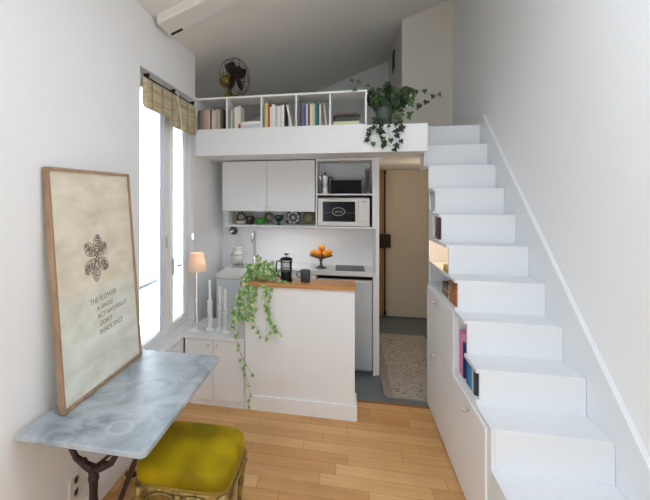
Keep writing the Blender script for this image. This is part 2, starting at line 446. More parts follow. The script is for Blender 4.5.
# wall behind the viewer with a narrow window added to light the room
m = MB(); m.box(-1.30, -.75, YF-.2, YF, 0, 3.9); m.box(-.35, XR, YF-.2, YF, 0, 3.9)
m.box(-.75, -.35, YF-.2, YF, 0, .12); m.box(-.75, -.35, YF-.2, YF, 2.0, 3.9)
struct(m.build('wall_front', WALL))
w2 = thing('added_window_2', 'tall white casement window added out of view on the wall facing the kitchen', 'window', (-.55, YF-.12, .12)); struct(w2)
m = MB()
for x in (-.75, -.40): m.box(x, x+.05, YF-.16, YF-.10, .12, 2.0)
m.box(-.75, -.35, YF-.16, YF-.10, .12, .19); m.box(-.75, -.35, YF-.16, YF-.10, 1.93, 2.0)
m.build('window_frame', TRIMM, w2, world=True)
# kitchen back wall, right partition, corridor end wall, loft back wall
struct(bx(-1.30, .30, 4.17, 4.27, 0, 1.993).build('wall_kitchen', WALL))
struct(bx(.275, .305, 3.80, 5.72, 0, 1.993).build('wall_corridor', WALL))
m = MB(); m.box(.275, XR, 5.701, 5.82, 0, 2.0)
struct(m.build('wall_back', mat('corridor_wall_paint', (216, 206, 188), .85, var=.02)))
struct(bx(-1.64, XR, YB, YB+.1, 1.95, 3.95).build('wall_loft_back', WALL))
# closet column in the loft behind the stair head
m = MB(); m.prism([(.626, 2.21), (XR, 2.21), (XR, CZ(XR)+.02), (.626, CZ(.626)+.02)], 'y', 4.73, YB)
struct(m.build('wall_loft_closet', mat('closet_paint', (222, 217, 207), .85, var=.02)))
tag(bx(-.012, .0, -.10, .10, 0, .26).build('dark_fixture', DARKMET), 'small dark grille on the side of the loft closet column', 'fixture')  # small dark item of unclear kind, kept as a plain flat plate
bpy.data.objects['dark_fixture'].location = (.6265, 5.50, 3.27)

# loft platform slab (fascia seen above the kitchen)
m = MB(); m.box(-1.30, .632, YBEAM, YB, 1.993, 2.213); m.box(.632, XR, 3.76, YB, 1.993, 2.213); m.box(-1.64, -1.30, 3.351, YB, 1.993, 2.213)
struct(m.build('floor_loft', LACQ, bevel=.002))
# ceiling beam and its slot
m = MB(); m.prism([(-1.27, CZ(-1.27)-.07), (XR, CZ(XR)-.07), (XR, CZ(XR)+.01), (-1.27, CZ(-1.27)+.01)], 'y', 2.54, 2.77)
struct(m.build('trim_1', CEIL, bevel=.015))
m = MB(); m.prism([(-1.245, CZ(-1.245)-.078), (-1.16, CZ(-1.16)-.078), (-1.16, CZ(-1.16)-.068), (-1.245, CZ(-1.245)-.068)], 'y', 2.725, 2.745)
struct(m.build('trim_2', DARKMET))
# threshold between boards and painted floor
struct(bx(.085, XC, 3.285, 3.315, -.004, .004).build('trim_3', mat('threshold_wood', (150, 96, 52), .5)))
# baseboard along the stair wall in the room
struct(bx(XL, XL+.014, YF, 2.30, 0, .1).build('baseboard_left', TRIMM, bevel=.003))

# ------------------------------------------------------------------ window_1
w = thing('window_1', 'tall white double casement window beside the low cupboards', 'window', (-1.36, 2.85, WZ0)); struct(w)
XS = -1.365
m = MB()
m.box(XS-.06, XS+.0, WY0, WY0+.03, WZ0, WZ1); m.box(XS-.06, XS, WY1-.03, WY1, WZ0, WZ1)
m.box(XS-.06, XS, WY0+.03, WY1-.03, WZ0, WZ0+.03); m.box(XS-.06, XS, WY0+.03, WY1-.03, WZ1-.05, WZ1)
m.build('window_frame', TRIMM, w, .002, world=True)
for (a, b) in ((WY0+.03, 2.912), (2.912, WY1-.03)):
    m = MB(); st = .045; sr = .05
    near = a < 2.6
    sa, sb = (.03, .072) if near else (.088, .018)
    m.box(XS-.045, XS+.012, a, a+sa, WZ0+.03, WZ1-.05); m.box(XS-.045, XS+.012, b-sb, b, WZ0+.03, WZ1-.05)
    m.box(XS-.045, XS+.012, a+sa, b-sb, WZ0+.03, WZ0+.075); m.box(XS-.045, XS+.012, a+sa, b-sb, WZ1-.1, WZ1-.05)
    s_ = m.build('window_sash', TRIMM, w, .004, world=True)
    g = bx(XS-.022, XS-.018, a+sa, b-sb, WZ0+.075, WZ1-.1).build('window_pane', GLASS, w, world=True)
    sub(g, s_, 'clear glass pane')
m = MB(); m.box(XS+.012, XS+.03, 2.935, 2.965, WZ0+.08, WZ1-.06)
m.build('cover_strip', TRIMM, w, .004, world=True)
m = MB(); m.box(XS+.03, XS+.038, 2.935, 2.965, 1.02, 1.15); m.tube([(XS+.035, 2.95, 1.09), (XS+.07, 2.95, 1.09), (XS+.072, 3.03, 1.085)], .008)
m.build('handle', STEEL, w, 0, world=True)
m = MB(); m.box(XS+.012, XS+.02, 2.865, 2.885, 1.24, 1.33); m.build('latch', STEEL, w, world=True)
m = MB(); m.box(XL-.02, XL-.005, WY1-.012, WY1-.0015, 1.26, 1.31); m.build('latch', STEEL, w, world=True)

# balcony rail outside the window
r_ = thing('balcony_railing', 'grey metal balcony railing outside the casement window', 'railing', (-1.95, 3.0, .2))
m = MB()
for z in (.37, .84): m.tube([(-1.75, 1.6, z), (-1.75, 5.2, z)], .018)
m.build('rail', mat('grey_railing_paint', (84, 90, 96), .6), r_, world=True)
for y in (1.6, 5.2):
    MB().tube([(-1.75, y, .2), (-1.75, y, .84)], .016).build('post', mat('grey_post_paint', (84, 90, 96), .6), r_, world=True)
struct(bx(-2.2, XL-.345, 1.2, 5.6, .1, .2).build('floor', mat('balcony_concrete', (190, 192, 194), .9)))

# bamboo blinds
rod = thing('blind_rod', 'thin dark rod with brackets above the casement window', 'rod', (-1.29, 2.85, 2.42))
MB().tube([(-1.285, 2.40, 2.43), (-1.285, 3.27, 2.43)], .006).build('pole', DARKMET, rod, world=True)
for y in (2.43, 2.84, 3.24):
    m = MB(); m.box(-1.30, -1.27, y-.012, y+.012, 2.425, 2.45); m.ball((-1.272, y, 2.445), .012, 8); m.build('bracket', DARKMET, rod, world=True)
TAPE = mat('blind_tape', (160, 142, 104), .8)
def blind(y0, y1, zb, lab):
    t = thing('bamboo_blind', lab, 'blind', (-1.285, (y0+y1)/2, 2.43), group='bamboo blinds on the window rod')
    prof = [(-1.286, 2.425), (-1.262, 2.41), (-1.254, 2.36), (-1.264, 2.345), (-1.246, 2.33), (-1.248, zb+.06), (-1.258, zb+.05), (-1.244, zb+.035), (-1.25, zb), (-1.276, zb), (-1.29, zb+.03)]
    m = MB(); m.prism(prof, 'y', y0, y1); m.build('slat_panel', BAMBOO, t, world=True)
    for k in range(3):
        y = y0 + (y1-y0)*(.12+.38*k); bx(-1.249, -1.243, y-.003, y+.003, zb, 2.40).build('binding_tape', TAPE, t, world=True)
    return t
bl1 = blind(2.385, 2.80, 2.22, 'woven bamboo blind drawn up over the window casement nearer the picture')
bl2 = blind(2.84, 3.24, 2.165, 'woven bamboo blind drawn up over the window casement nearer the kitchen')
MB().tube([(-1.238, 2.82, 2.44), (-1.225, 2.84, 2.3), (-1.22, 2.87, 2.15), (-1.22, 2.90, 2.0)], .004).build('blind_cord', CORD, bl1, world=True)
MB().tube([(-1.27, 3.26, 2.42), (-1.262, 3.26, 2.2), (-1.26, 3.262, 2.05), (-1.262, 3.27, 1.9)], .0035).build('blind_cord', CORD, bl2, world=True)

# ------------------------------------------------------------------ staircase
Z = [.225, .41, .595, .775, .955, 1.14, 1.325, 1.515, 1.70, 1.885, 2.065, 2.25]
Y = [1.56, 1.77, 1.98, 2.19, 2.40, 2.59, 2.80, 3.00, 3.20, 3.375, 3.545, 3.73]
st = thing('staircase', 'steep white painted staircase climbing to the loft along the right wall', 'staircase', (.9, 1.56, 0))
for k in range(len(Z)):
    yn = Y[k+1] if k+1 < len(Z) else 3.758
    zb = Z[k-1] if k else 0
    m = MB()
    m.prism([(Y[k], zb-(.018 if k else 0)), (Y[k]+.018, zb-(.018 if k else 0)), (Y[k]+.018, Z[k]-.018), (yn+.0, Z[k]-.018), (yn+.0, Z[k]), (Y[k], Z[k])], 'x', XC+.0162, 1.127)
    m.build('step', STAIRM, st, .003, world=True)
# stringer on the wall
sl = (Z[-1]-Z[0])/(Y[-1]-Y[0])
off = .085
m = MB(); m.prism([(Y[0]-.10, 0), (Y[0]-.10, Z[0]+off), (3.73-.04, 2.25+off), (3.73+.02, 2.25+.10), (3.758, 2.25-.03), (3.70, 2.0), (1.85, 0)], 'x', 1.128, XR-.001)
m.build('stringer', STAIRM, st, .003, world=True)
# cupboard side under the stair
cu = thing('stair_cupboard', 'white built-in cupboard with open niches under the staircase', 'cupboard', (XC, 2.7, 0))
m = MB(); X0, X1 = XC, XC+.016
NI = {2.19: [(.62, .755)], 2.40: [(.62, .935)], 2.59: [(.975, 1.122)], 2.80: [(.975, 1.118), (1.136, 1.305)],
      3.00: [(.975, 1.118), (1.136, 1.30), (1.335, 1.495)], 3.20: [(.975, 1.118), (1.136, 1.30), (1.53, 1.68)]}
for k in range(len(Z)):
    yn = Y[k+1] if k+1 < len(Z) else 3.758
    z = 0 if yn <= 3.39 else (1.87 if k == 9 else Z[k]-.2)
    top = Z[k]
    yn_ = yn
    if k == 8: m.box(X0, X1, 3.345, yn, 0, Z[k]); yn = 3.345
    for (a, b) in NI.get(Y[k], []):
        m.box(X0, X1, Y[k], yn, z, a); z = b
    if top > z+.001: m.box(X0, X1, Y[k], yn, z, top)
m.build('side_panel', STAIRM, cu, world=True)
m = MB()
m.box(X1, .90, 2.209, 3.36, .60, .619); m.box(X1, .90, 2.609, 3.36, .955, .974); m.box(X1, .90, 2.82, 3.36, 1.119, 1.135); m.box(X1, .90, 3.02, 3.36, 1.306, 1.334)

for k in range(3, 9): m.box(.90, .912, Y[k]+.019, Y[k+1]+.018, .5 if k > 3 else .3, Z[k]-.0185)
m.box(X1, .90, 2.575, 2.589, .619, .93)
m.box(XC, XR-.03, 3.36, 3.374, 0, 1.865)
m.build('niche_lining', STAIRM, cu, world=True)
dm = mat('door_lacquer', (238, 239, 240), .4, var=.01)
def cdoor(y0, y1, z0, z1, knob):
    d = bx(XC-.012, XC-.001, y0+.002, y1-.002, z0, z1).build('door', dm, cu, .0015, world=True)
    if knob:
        m = MB(); m.tube([(XC-.012, knob[0], knob[1]), (XC-.03, knob[0], knob[1])], .005, 8); m.ball((XC-.034, knob[0], knob[1]), .011, 10)
        sub(m.build('knob', STEEL, cu, 0, True, world=True), d, 'small steel knob')
cdoor(2.585, 2.98, .54, .945, (2.955, .885)); cdoor(2.98, 3.36, .54, .945, (3.04, .885))
cdoor(2.585, 2.98, .02, .53, (2.955, .503)); cdoor(2.98, 3.36, .02, .53, (3.04, .503))
cdoor(2.02, 2.585, .02, .575, (2.26, .53))
cdoor(1.62, 2.02, .02, .20, None)
# warm light in the lit niche
nl = thing('niche_light', 'small warm light glowing under the staircase in the lit niche', 'light', (.72, 3.18, 1.296))
m = MB(); m.lathe([(.022, 0), (.022, -.008), (.018, -.012)], (0, 0, 0), 16)
em, nt, b = newmat('warm_diffuser'); b.inputs['Emission Color'].default_value = (1, .72, .42, 1); b.inputs['Emission Strength'].default_value = .15
m.build('diffuser', em, nl)
ld = bpy.data.lights.new('niche_lamp', 'POINT'); ld.energy = .075; ld.color = (1, .66, .36); ld.shadow_soft_size = .03
lo = bpy.data.objects.new('niche_lamp', ld); COL.objects.link(lo); lo.parent = nl; lo.location = (0, -.02, -.05)

# ------------------------------------------------------------------ books
def book(name, w, h, d, rgb, loc, rot=(0, 0, 0), lab='', group=None, face='y'):
    """upright book: spine faces -y (face='y') or -x (face='x'), width along the shelf"""
    m = MB(); t = .0018
    m.mi = 0
    m.box(-w/2, -w/2+t, 0, d, 0, h); m.box(w/2-t, w/2, 0, d, 0, h); m.box(-w/2+t, w/2-t, 0, t, 0, h)
    m.mi = 1
    m.box(-w/2+t, w/2-t, t, d-.004, .003, h-.003)
    o = m.build(name, [cover(rgb), GROUT])
    o.location = loc; o.rotation_euler = rot if face == 'y' else (rot[0], rot[1], rot[2]-PI/2)
    return tag(o, lab, 'book', group)

# loft bookcase
bc = thing('bookcase', 'long low white bookcase with five open compartments on the loft edge', 'bookcase', (-.565, 3.34, 2.2135))
xs = [-1.298, -1.004, -.697, -.399, -.12, .165]
DEP = .27
m = MB(); m.box(-1.298, .175, 3.335, 3.335+DEP, 2.486, 2.502); m.build('top_board', LACQ, bc, .001, world=True)
m = MB(); m.box(-1.298, .175, 3.335, 3.335+DEP, 2.2135, 2.226); m.build('bottom_board', LACQ, bc, .001, world=True)
for k, x in enumerate(xs):
    a = x if k == 0 else x-.007
    bx(a, a+.014, 3.336, 3.335+DEP, 2.226, 2.486).build('divider', LACQ, bc, world=True)
SY = 3.352; SZ = 2.2265
def row(x, lst, g):
    for (w_, h_, rgb, lab, lean) in lst:
        h_ = h_*1.04 + rnd.uniform(-.009, .009)
        book('book', w_-.0015, h_, .14, rgb, (x+w_/2 + (h_*math.sin(-lean)*0), SY, SZ + (math.sin(abs(lean))*w_/2)), (0, lean, 0), lab, g)
        x += w_
    return x
g1 = 'faded paperbacks in the compartment below the fan'
row(-1.272, [
 (.020, .165, (86, 66, 54), 'dark brown book at the window end of the bookcase', 0),
 (.018, .170, (120, 100, 88), 'grey-brown book second from the window end of the bookcase', 0),
 (.017, .168, (150, 128, 110), 'tan book between the grey-brown and pink books in the window-end compartment', 0),
 (.022, .175, (186, 150, 138), 'thick dusty pink book in the window-end compartment', 0),
 (.016, .172, (200, 170, 158), 'pale pink book right of the thick dusty pink one', 0),
 (.018, .170, (210, 186, 170), 'peach-beige book in the middle of the window-end compartment', 0),
 (.014, .176, (92, 72, 60), 'thin dark brown book among pale ones in the window-end compartment', .03),
 (.019, .168, (222, 208, 188), 'cream book just right of the thin dark brown one', 0),
 (.021, .166, (206, 194, 176), 'wide oatmeal book in the window-end compartment', 0),
 (.016, .170, (176, 160, 142), 'taupe book fourth from the divider in the window-end compartment', 0),
 (.018, .172, (190, 178, 164), 'light taupe book third from the divider in the window-end compartment', 0),
 (.014, .165, (130, 120, 110), 'thin grey book next to last in the window-end compartment', 0),
 (.018, .170, (74, 56, 46), 'dark chocolate book against the divider of the window-end compartment', 0),
], g1)
g2 = 'books in the second compartment of the bookcase'
x = row(-.990, [
 (.016, .160, (132, 138, 128), 'grey-green book first in the second compartment', 0),
 (.016, .165, (206, 204, 194), 'off-white thin book in the second compartment', 0),
 (.018, .158, (150, 152, 140), 'sage grey book between the white ones in the second compartment', 0),
 (.030, .175, (226, 224, 212), 'thick cream book in the second compartment', 0),
 (.026, .180, (218, 214, 200), 'tall ivory book last of the upright ones in the second compartment', 0)], g2)
def flat(name, w_, d_, h_, rgb, loc, lab, g, rz=0, cat='book'):
    m = MB(); m.mi = 0; t = .002
    m.box(-w_/2, w_/2, 0, d_, 0, t); m.box(-w_/2, w_/2, 0, d_, h_-t, h_); m.box(-w_/2, w_/2, 0, t, t, h_-t)
    m.mi = 1; m.box(-w_/2+.003, w_/2-.003, t, d_-.003, t, h_-t)
    o = m.build(name, [cover(rgb), GROUT]); o.location = loc; o.rotation_euler = (0, 0, rz)
    return tag(o, lab, cat, g)
flat('book', .180, .15, .030, (206, 206, 208), (-.795, SY, SZ), 'grey-white book lying flat, lower of the pair in the second compartment', g2)
flat('book', .172, .15, .026, (232, 230, 226), (-.792, SY, SZ+.0305), 'white book lying flat, upper of the pair in the second compartment', g2)
tag(MB().box(-.009, .009, 0, .05, 0, .035).build('small_box', cover((172, 40, 40)), bevel=.002), 'tiny red box between upright and lying books in the second compartment', 'box').location = (-.8885-.004, SY-.012, SZ)
g3 = 'white books with a few coloured ones in the middle compartment'
row(-.682, [
 (.017, .185, (150, 156, 124), 'sage green book first in the middle compartment', 0),
 (.020, .205, (224, 200, 110), 'tall yellow book in the middle compartment', 0),
 (.018, .180, (176, 74, 34), 'rust orange book in the middle compartment', 0),
 (.020, .176, (226, 224, 220), 'white book right of the rust orange one', 0),
 (.024, .182, (234, 232, 228), 'wide white book, second white one in the middle compartment', 0),
 (.022, .180, (196, 198, 200), 'pale grey book between the white ones in the middle compartment', 0),
 (.020, .178, (236, 234, 230), 'white book right of the pale grey one', 0),
 (.018, .182, (214, 212, 206), 'off-white book before the last upright ones in the middle compartment', 0),
 (.020, .184, (238, 236, 232), 'bright white book, last standing straight in the middle compartment', 0),
 (.012, .170, (52, 52, 54), 'thin black book beside the leaning white book', 0)], g3)
book('book', .016, .185, .14, (230, 228, 222), (-.444, SY, SZ+.0018), (0, R(-11), 0), 'white book leaning left at the end of the middle compartment', g3)
g4 = 'coloured books in the fourth compartment'
row(-.385, [
 (.014, .215, (110, 108, 104), 'tall thin dark grey book first in the fourth compartment', 0),
 (.016, .190, (70, 64, 66), 'charcoal book in the fourth compartment', 0),
 (.020, .172, (122, 92, 138), 'purple book in the fourth compartment', 0),
 (.016, .178, (56, 92, 140), 'blue book in the fourth compartment', 0),
 (.016, .172, (206, 204, 200), 'white book between the blue and brown ones in the fourth compartment', 0),
 (.015, .182, (86, 48, 38), 'dark red-brown book in the fourth compartment', .0),
 (.022, .186, (224, 214, 186), 'cream book right of the dark red-brown one', 0),
 (.020, .180, (206, 196, 168), 'oatmeal book left of the teal ones', 0),
 (.018, .184, (40, 120, 128), 'teal book in the fourth compartment', 0),
 (.018, .178, (28, 88, 96), 'dark teal book in the fourth compartment', 0),
 (.018, .176, (214, 204, 178), 'cream book right of the teal ones', 0)], g4)
book('book', .014, .172, .14, (196, 186, 160), (-.150, SY, SZ+.001), (0, R(-7), 0), 'beige book leaning at the end of the fourth compartment', g4)
g5 = 'stack lying in the compartment beside the hanging ivy'
flat('book', .205, .17, .028, (206, 212, 160), (.012, SY, SZ), 'pale yellow-green book at the bottom of the lying stack', g5)
flat('book', .190, .16, .032, (66, 66, 62), (.015, SY+.005, SZ+.0285), 'charcoal book in the middle of the lying stack', g5)
flat('book', .212, .16, .022, (28, 28, 28), (.012, SY, SZ+.061), 'black book near the top of the lying stack', g5)
flat('book', .170, .15, .014, (98, 70, 58), (.02, SY, SZ+.0835), 'brown book on top of the lying stack', g5)

# ------------------------------------------------------------------ desk fan on the bookcase
f = thing('desk_fan', 'vintage desk fan with dark blades and brass motor on the bookcase', 'fan', (-1.03, 3.47, 2.5025), (0, 0, R(64)))
m = MB(); m.lathe([(.062, 0), (.064, .012), (.058, .022), (.034, .05), (.024, .085), (.022, .12)], (0, 0, 0), 24); m.build('base', BRASS, f, 0, True)
m = MB(); m.lathe([(.012, -.075), (.038, -.068), (.05, -.045), (.053, -.01), (.05, .03), (.036, .05), (.015, .058)], (0, .03, .185), 24, 'y'); m.build('motor', BRASS, f, 0, True)
FY = -.095
m = MB(); m.lathe([(.004, -.035), (.022, -.03), (.026, .0), (.012, .02), (.01, .06)], (0, FY, .195), 20, 'y'); m.build('hub', DARKMET, f, 0, True)
def blade(a):
    m = MB(); n = 10; A = []; B = []
    for lay in (0, .002):
        L = []
        for i in range(n+1):
            t = i/n; r = .022 + .118*t; w_ = .014 + .040*math.sin(PI*min(1, t*.82+.06))**.8
            if t > .85: w_ *= math.sqrt(max(.05, 1-((t-.85)/.16)**2))
            ro = []
            for sgn in (-1, -.33, .33, 1):
                x = r; y = w_*sgn + .018*t
                ro.append(m.bm.verts.new((x*math.cos(a)-y*math.sin(a), FY+lay + sgn*.016*(.4+t), .195+x*math.sin(a)+y*math.cos(a))))
            L.append(ro)
        (A if lay == 0 else B).extend(L)
    for L in (A, B):
        for i in range(n):
            for j in range(3): m._f([L[i][j], L[i+1][j], L[i+1][j+1], L[i][j+1]])
    for i in range(n):
        for j in (0, 3): m._f([A[i][j], A[i+1][j], B[i+1][j], B[i][j]])
    for j in range(3):
        m._f([A[0][j], A[0][j+1], B[0][j+1], B[0][j]]); m._f([A[n][j], A[n][j+1], B[n][j+1], B[n][j]])
    m.build('blade', DBLADE, f, 0, True)
for k in range(4): blade(R(38+90*k))
m = MB()
def circ(r, y, n=32): return [(r*math.cos(2*PI*j/n), y, .195+r*math.sin(2*PI*j/n)) for j in range(n)]
for r, y in ((.168, FY+.0), (.160, FY+.045), (.155, FY-.03), (.07, FY-.045), (.03, FY-.05)): m.tube(circ(r, y), .0022, 5, closed=True)
for k in range(8):
    a = 2*PI*k/8; c, s_ = math.cos(a), math.sin(a)
    m.tube([(.03*c, FY-.05, .195+.03*s_), (.07*c, FY-.047, .195+.07*s_), (.14*c, FY-.036, .195+.14*s_), (.168*c, FY, .195+.168*s_), (.160*c, FY+.045, .195+.160*s_), (.06*c, FY+.075, .195+.06*s_)], .002, 5)
m.build('cage', DARKMET, f)

# ------------------------------------------------------------------ ivy
LOBES = [(0, -.05), (.22, -.22), (.5, -.05), (.36, .16), (.56, .42), (.26, .46), (0, 1.0), (-.26, .46), (-.56, .42), (-.36, .16), (-.5, -.05), (-.22, -.22)]
def leaf(m, p, nrm, tip, s):
    nrm = Vector(nrm).normalized(); tip = Vector(tip); tip = (tip - nrm*tip.dot(nrm)).normalized(); sd = tip.cross(nrm)
    c = m.bm.verts.new(Vector(p) + tip*s*.18 - nrm*s*.03)
    vs = [m.bm.verts.new(Vector(p) + sd*x*s + tip*y*s + nrm*(abs(x)*.28 - .12*max(0, y-.4))*s) for x, y in LOBES]
    for k in range(len(vs)): m._f([c, vs[k], vs[(k+1) % len(vs)]])
def path(pts, step):
    out = []; P_ = [Vector(p) for p in pts]
    for a, b in zip(P_, P_[1:]):
        n = max(1, int((b-a).length/step))
        for i in range(n): out.append(a.lerp(b, i/n))
    out.append(P_[-1]); return out
def ivy(root, crown_c, crown_r, n_crown, vines, lm, size, seed, nview=(0, -1, .35), spread=.006, out=.018):
    rr = random.Random(seed); lf = MB(); sm = MB()
    for _ in range(n_crown):
        while True:
            v = Vector((rr.uniform(-1, 1), rr.uniform(-1, 1), rr.uniform(-1, 1)))
            if .25 < v.length < 1: break
        p = Vector(crown_c) + Vector((v.x*crown_r[0], v.y*crown_r[1], v.z*crown_r[2]))
        nr = Vector(nview)*.7 + v*1.0 + Vector((rr.uniform(-.6, .6), rr.uniform(-.6, .6), rr.uniform(-.3, .6)))
        leaf(lf, p, nr, (v.x+rr.uniform(-.5, .5), v.y*.5, -.6+v.z*.6+rr.uniform(-.4, .4)), size*rr.uniform(.7, 1.25))
        if rr.random() < .35: sm.tube([Vector(crown_c)-Vector((0, 0, crown_r[2]*.8)), Vector(crown_c).lerp(p, .5), p], .0013, 4)
    for pts, step, sz in vines:
        q = path(pts, .02); q = [v+Vector((rr.uniform(-1, 1), rr.uniform(-.3, .3), rr.uniform(-1, 1)))*spread*.6 for v in q]
        if len(q) > 1: sm.tube(q, .0014, 4)
        for v in path(pts, step)[1:]:
            o = Vector((rr.uniform(-1, 1), rr.uniform(-1, 0), rr.uniform(-1, 1)))*out
            if sm is not None: sm.tube([v, v+o], .0009, 3)
            leaf(lf, v+o, Vector(nview)+Vector((rr.uniform(-.7, .7), rr.uniform(-.4, .2), rr.uniform(-.3, .6))), (rr.uniform(-.9, .9), 0, -1+rr.uniform(-.2, .9)), size*sz*rr.uniform(.75, 1.2))
    lf.build('foliage', lm, root, world=True); sm.build('stem', STEM, root, world=True)

iv = thing('potted_ivy', 'dark green ivy in a grey-green glass pot trailing over the loft edge', 'plant', (.315, 3.42, 2.2135))
m = MB(); m.lathe([(.05, 0), (.058, .01), (.064, .06), (.068, .14), (.074, .165), (.068, .165), (.062, .14), (.05, .02)], (.315, 3.42, 2.2135), 24); m.build('pot', POTG, iv, 0, True, world=True)
MB().lathe([(.055, 0), (.063, .05)], (.315, 3.42, 2.30), 18).build('soil', mat('potting_soil', (54, 42, 32), .95), iv, world=True)
yb = 3.30
ivy(iv, (.355, 3.41, 2.455), (.185, .12, .095), 150, [
    ([(.20, 3.40, 2.45), (.16, 3.36, 2.53), (.105, 3.34, 2.56), (.06, 3.34, 2.60)], .06, .8),
    ([(.12, 3.34, 2.55), (.085, 3.34, 2.52)], .05, .7),
    ([(.46, 3.38, 2.44), (.54, 3.36, 2.49), (.60, 3.34, 2.46), (.66, 3.32, 2.43), (.72, 3.32, 2.43)], .045, .85),
    ([(.48, 3.36, 2.40), (.56, 3.34, 2.36), (.63, 3.32, 2.38)], .045, .85),
    ([(.46, 3.34, 2.36), (.50, 3.33, 2.30), (.49, 3.31, 2.26)], .04, .9),
    ([(.25, 3.34, 2.32), (.23, yb, 2.24), (.20, yb, 2.17), (.19, yb, 2.10), (.22, yb, 2.05)], .034, .9),
    ([(.28, 3.34, 2.30), (.28, yb, 2.22), (.26, yb, 2.14), (.29, yb, 2.06), (.31, yb, 2.04)], .034, .95),
    ([(.36, 3.34, 2.30), (.38, yb, 2.21), (.40, yb, 2.13), (.42, yb, 2.07), (.36, yb, 2.03), (.32, yb, 2.05)], .034, .9),
    ([(.42, 3.34, 2.34), (.44, yb, 2.24), (.42, yb, 2.16), (.38, yb, 2.11)], .034, .9),
    ([(.33, 3.34, 2.28), (.33, yb, 2.20), (.345, yb, 2.10)], .06, .7)], LEAFD, .052, 3)

# ------------------------------------------------------------------ kitchen wall units
wc = thing('wall_cabinet', 'white two-door wall cabinet above the tile shelf', 'cabinet', (-.74, 4.0, 1.493))
m = MB(); m.box(-1.198, -.280, 3.840, 4.169, 1.493, 1.985); m.build('body', LACQ, wc, .001, world=True)
for a, b, kx in ((-1.198, -.742, -.762), (-.742, -.280, -.722)):
    d = bx(a+.002, b-.002, 3.82, 3.838, 1.491, 1.98).build('door', LACQ, wc, .0015, world=True)
    m = MB(); m.tube([(kx, 3.82, 1.53), (kx, 3.806, 1.53)], .004, 8); m.ball((kx, 3.803, 1.53), .008, 8)
    sub(m.build('knob', WHITEP, wc, 0, True, world=True), d)
sh = thing('wall_shelf', 'narrow open white shelf under the wall cabinet doors', 'shelf', (-.71, 4.0, 1.34))
m = MB(); m.box(-1.16, -.272, 3.83, 4.169, 1.338, 1.354); m.build('board', LACQ, sh, .001, world=True)
bx(-1.16, -1.144, 3.83, 4.169, 1.354, 1.4925).build('side_panel', LACQ, sh, world=True)
mc = thing('microwave_cabinet', 'open white wall unit holding the microwave and a shelf above', 'cabinet', (0, 3.95, 1.34))
m = MB()
m.box(-.270, -.256, 3.81, 4.169, 1.338, 1.992); m.box(.246, .274, 3.81, 4.169, 1.338, 1.992)
m.box(-.256, .246, 3.81, 4.169, 1.972, 1.992); m.box(-.256, .246, 3.81, 4.169, 1.338, 1.353); m.box(-.256, .246, 4.155, 4.169, 1.353, 1.972)
m.build('body', LACQ, mc, .001, world=True)
m = MB(); m.box(.232, .2455, 3.83, 4.12, 1.3535, 1.646); m.box(-.2555, .232, 3.83, 4.12, 1.634, 1.646)  # black panels paint the dark of the gap beside and above the oven
m.build('gap_shade', BLACK, mc, world=True)['label'] = 'black panels painted in as shade of the gap around the oven'
bx(-.256, .246, 3.812, 4.155, 1.648, 1.662).build('shelf_board', LACQ, mc, .001, world=True)
# microwave
mw = thing('microwave', 'white microwave oven with dark window under the open shelf', 'microwave', (-.01, 3.8, 1.353))
m = MB(); m.box(-.25, .222, 3.815, 4.10, 1.356, 1.622); m.build('body', WHITEP, mw, .006, world=True)
m = MB(); m.box(-.248, .118, 3.803, 3.815, 1.360, 1.618); d = m.build('door', WHITEP, mw, .004, world=True)
m = MB(); m.box(-.205, .092, 3.8, 3.8035, 1.402, 1.588); sub(m.build('window', BLACKG, mw, world=True), d, 'dark glass window')
m = MB()
def ell(cx, cz, rx, rz, n=28): return [(cx+rx*math.cos(2*PI*j/n)*(1+.06*math.cos(6*PI*j/n)), 3.799, cz+rz*math.sin(2*PI*j/n)) for j in range(n)]
m.tube(ell(-.06, 1.495, .058, .036), .0024, 5, closed=True)
for k in range(6):
    x0 = -.092+k*.012; m.tube([(x0, 3.799, 1.487), (x0+.003, 3.799, 1.503), (x0+.006, 3.799, 1.489), (x0+.009, 3.799, 1.503)], .0013, 4)
sub(m.build('emblem', mat('silver_print', (190, 190, 186), .5), mw, world=True), d, 'oval printed emblem')
m = MB(); m.box(-.205, .092, 3.7985, 3.8, 1.484-.0015, 1.484+.0015)
sub(m.build('window_line', mat('grey_print', (110, 108, 104), .5), mw, world=True), d)
MB().tube([(-.15, 3.803, 1.606), (-.10, 3.79, 1.61), (0, 3.79, 1.61), (.05, 3.803, 1.606)], .005, 6).build('handle', WHITEP, mw, world=True)
m = MB(); m.box(.122, .220, 3.805, 3.8155, 1.360, 1.618); m.build('control_panel', WHITEP, mw, .003, world=True)
for z in (1.515, 1.435):
    m = MB(); m.lathe([(.022, 0), (.020, -.014), (.006, -.015)], (.175, 3.805, z), 20, 'y'); m.box(.173, .177, 3.788, 3.792, z-.018, z+.018); m.build('dial', WHITEP, mw, 0, False, world=True)
bx(.15, .20, 3.8035, 3.8052, 1.588, 1.593).build('lettering', mat('grey_lettering', (120, 120, 118), .5), mw, world=True)
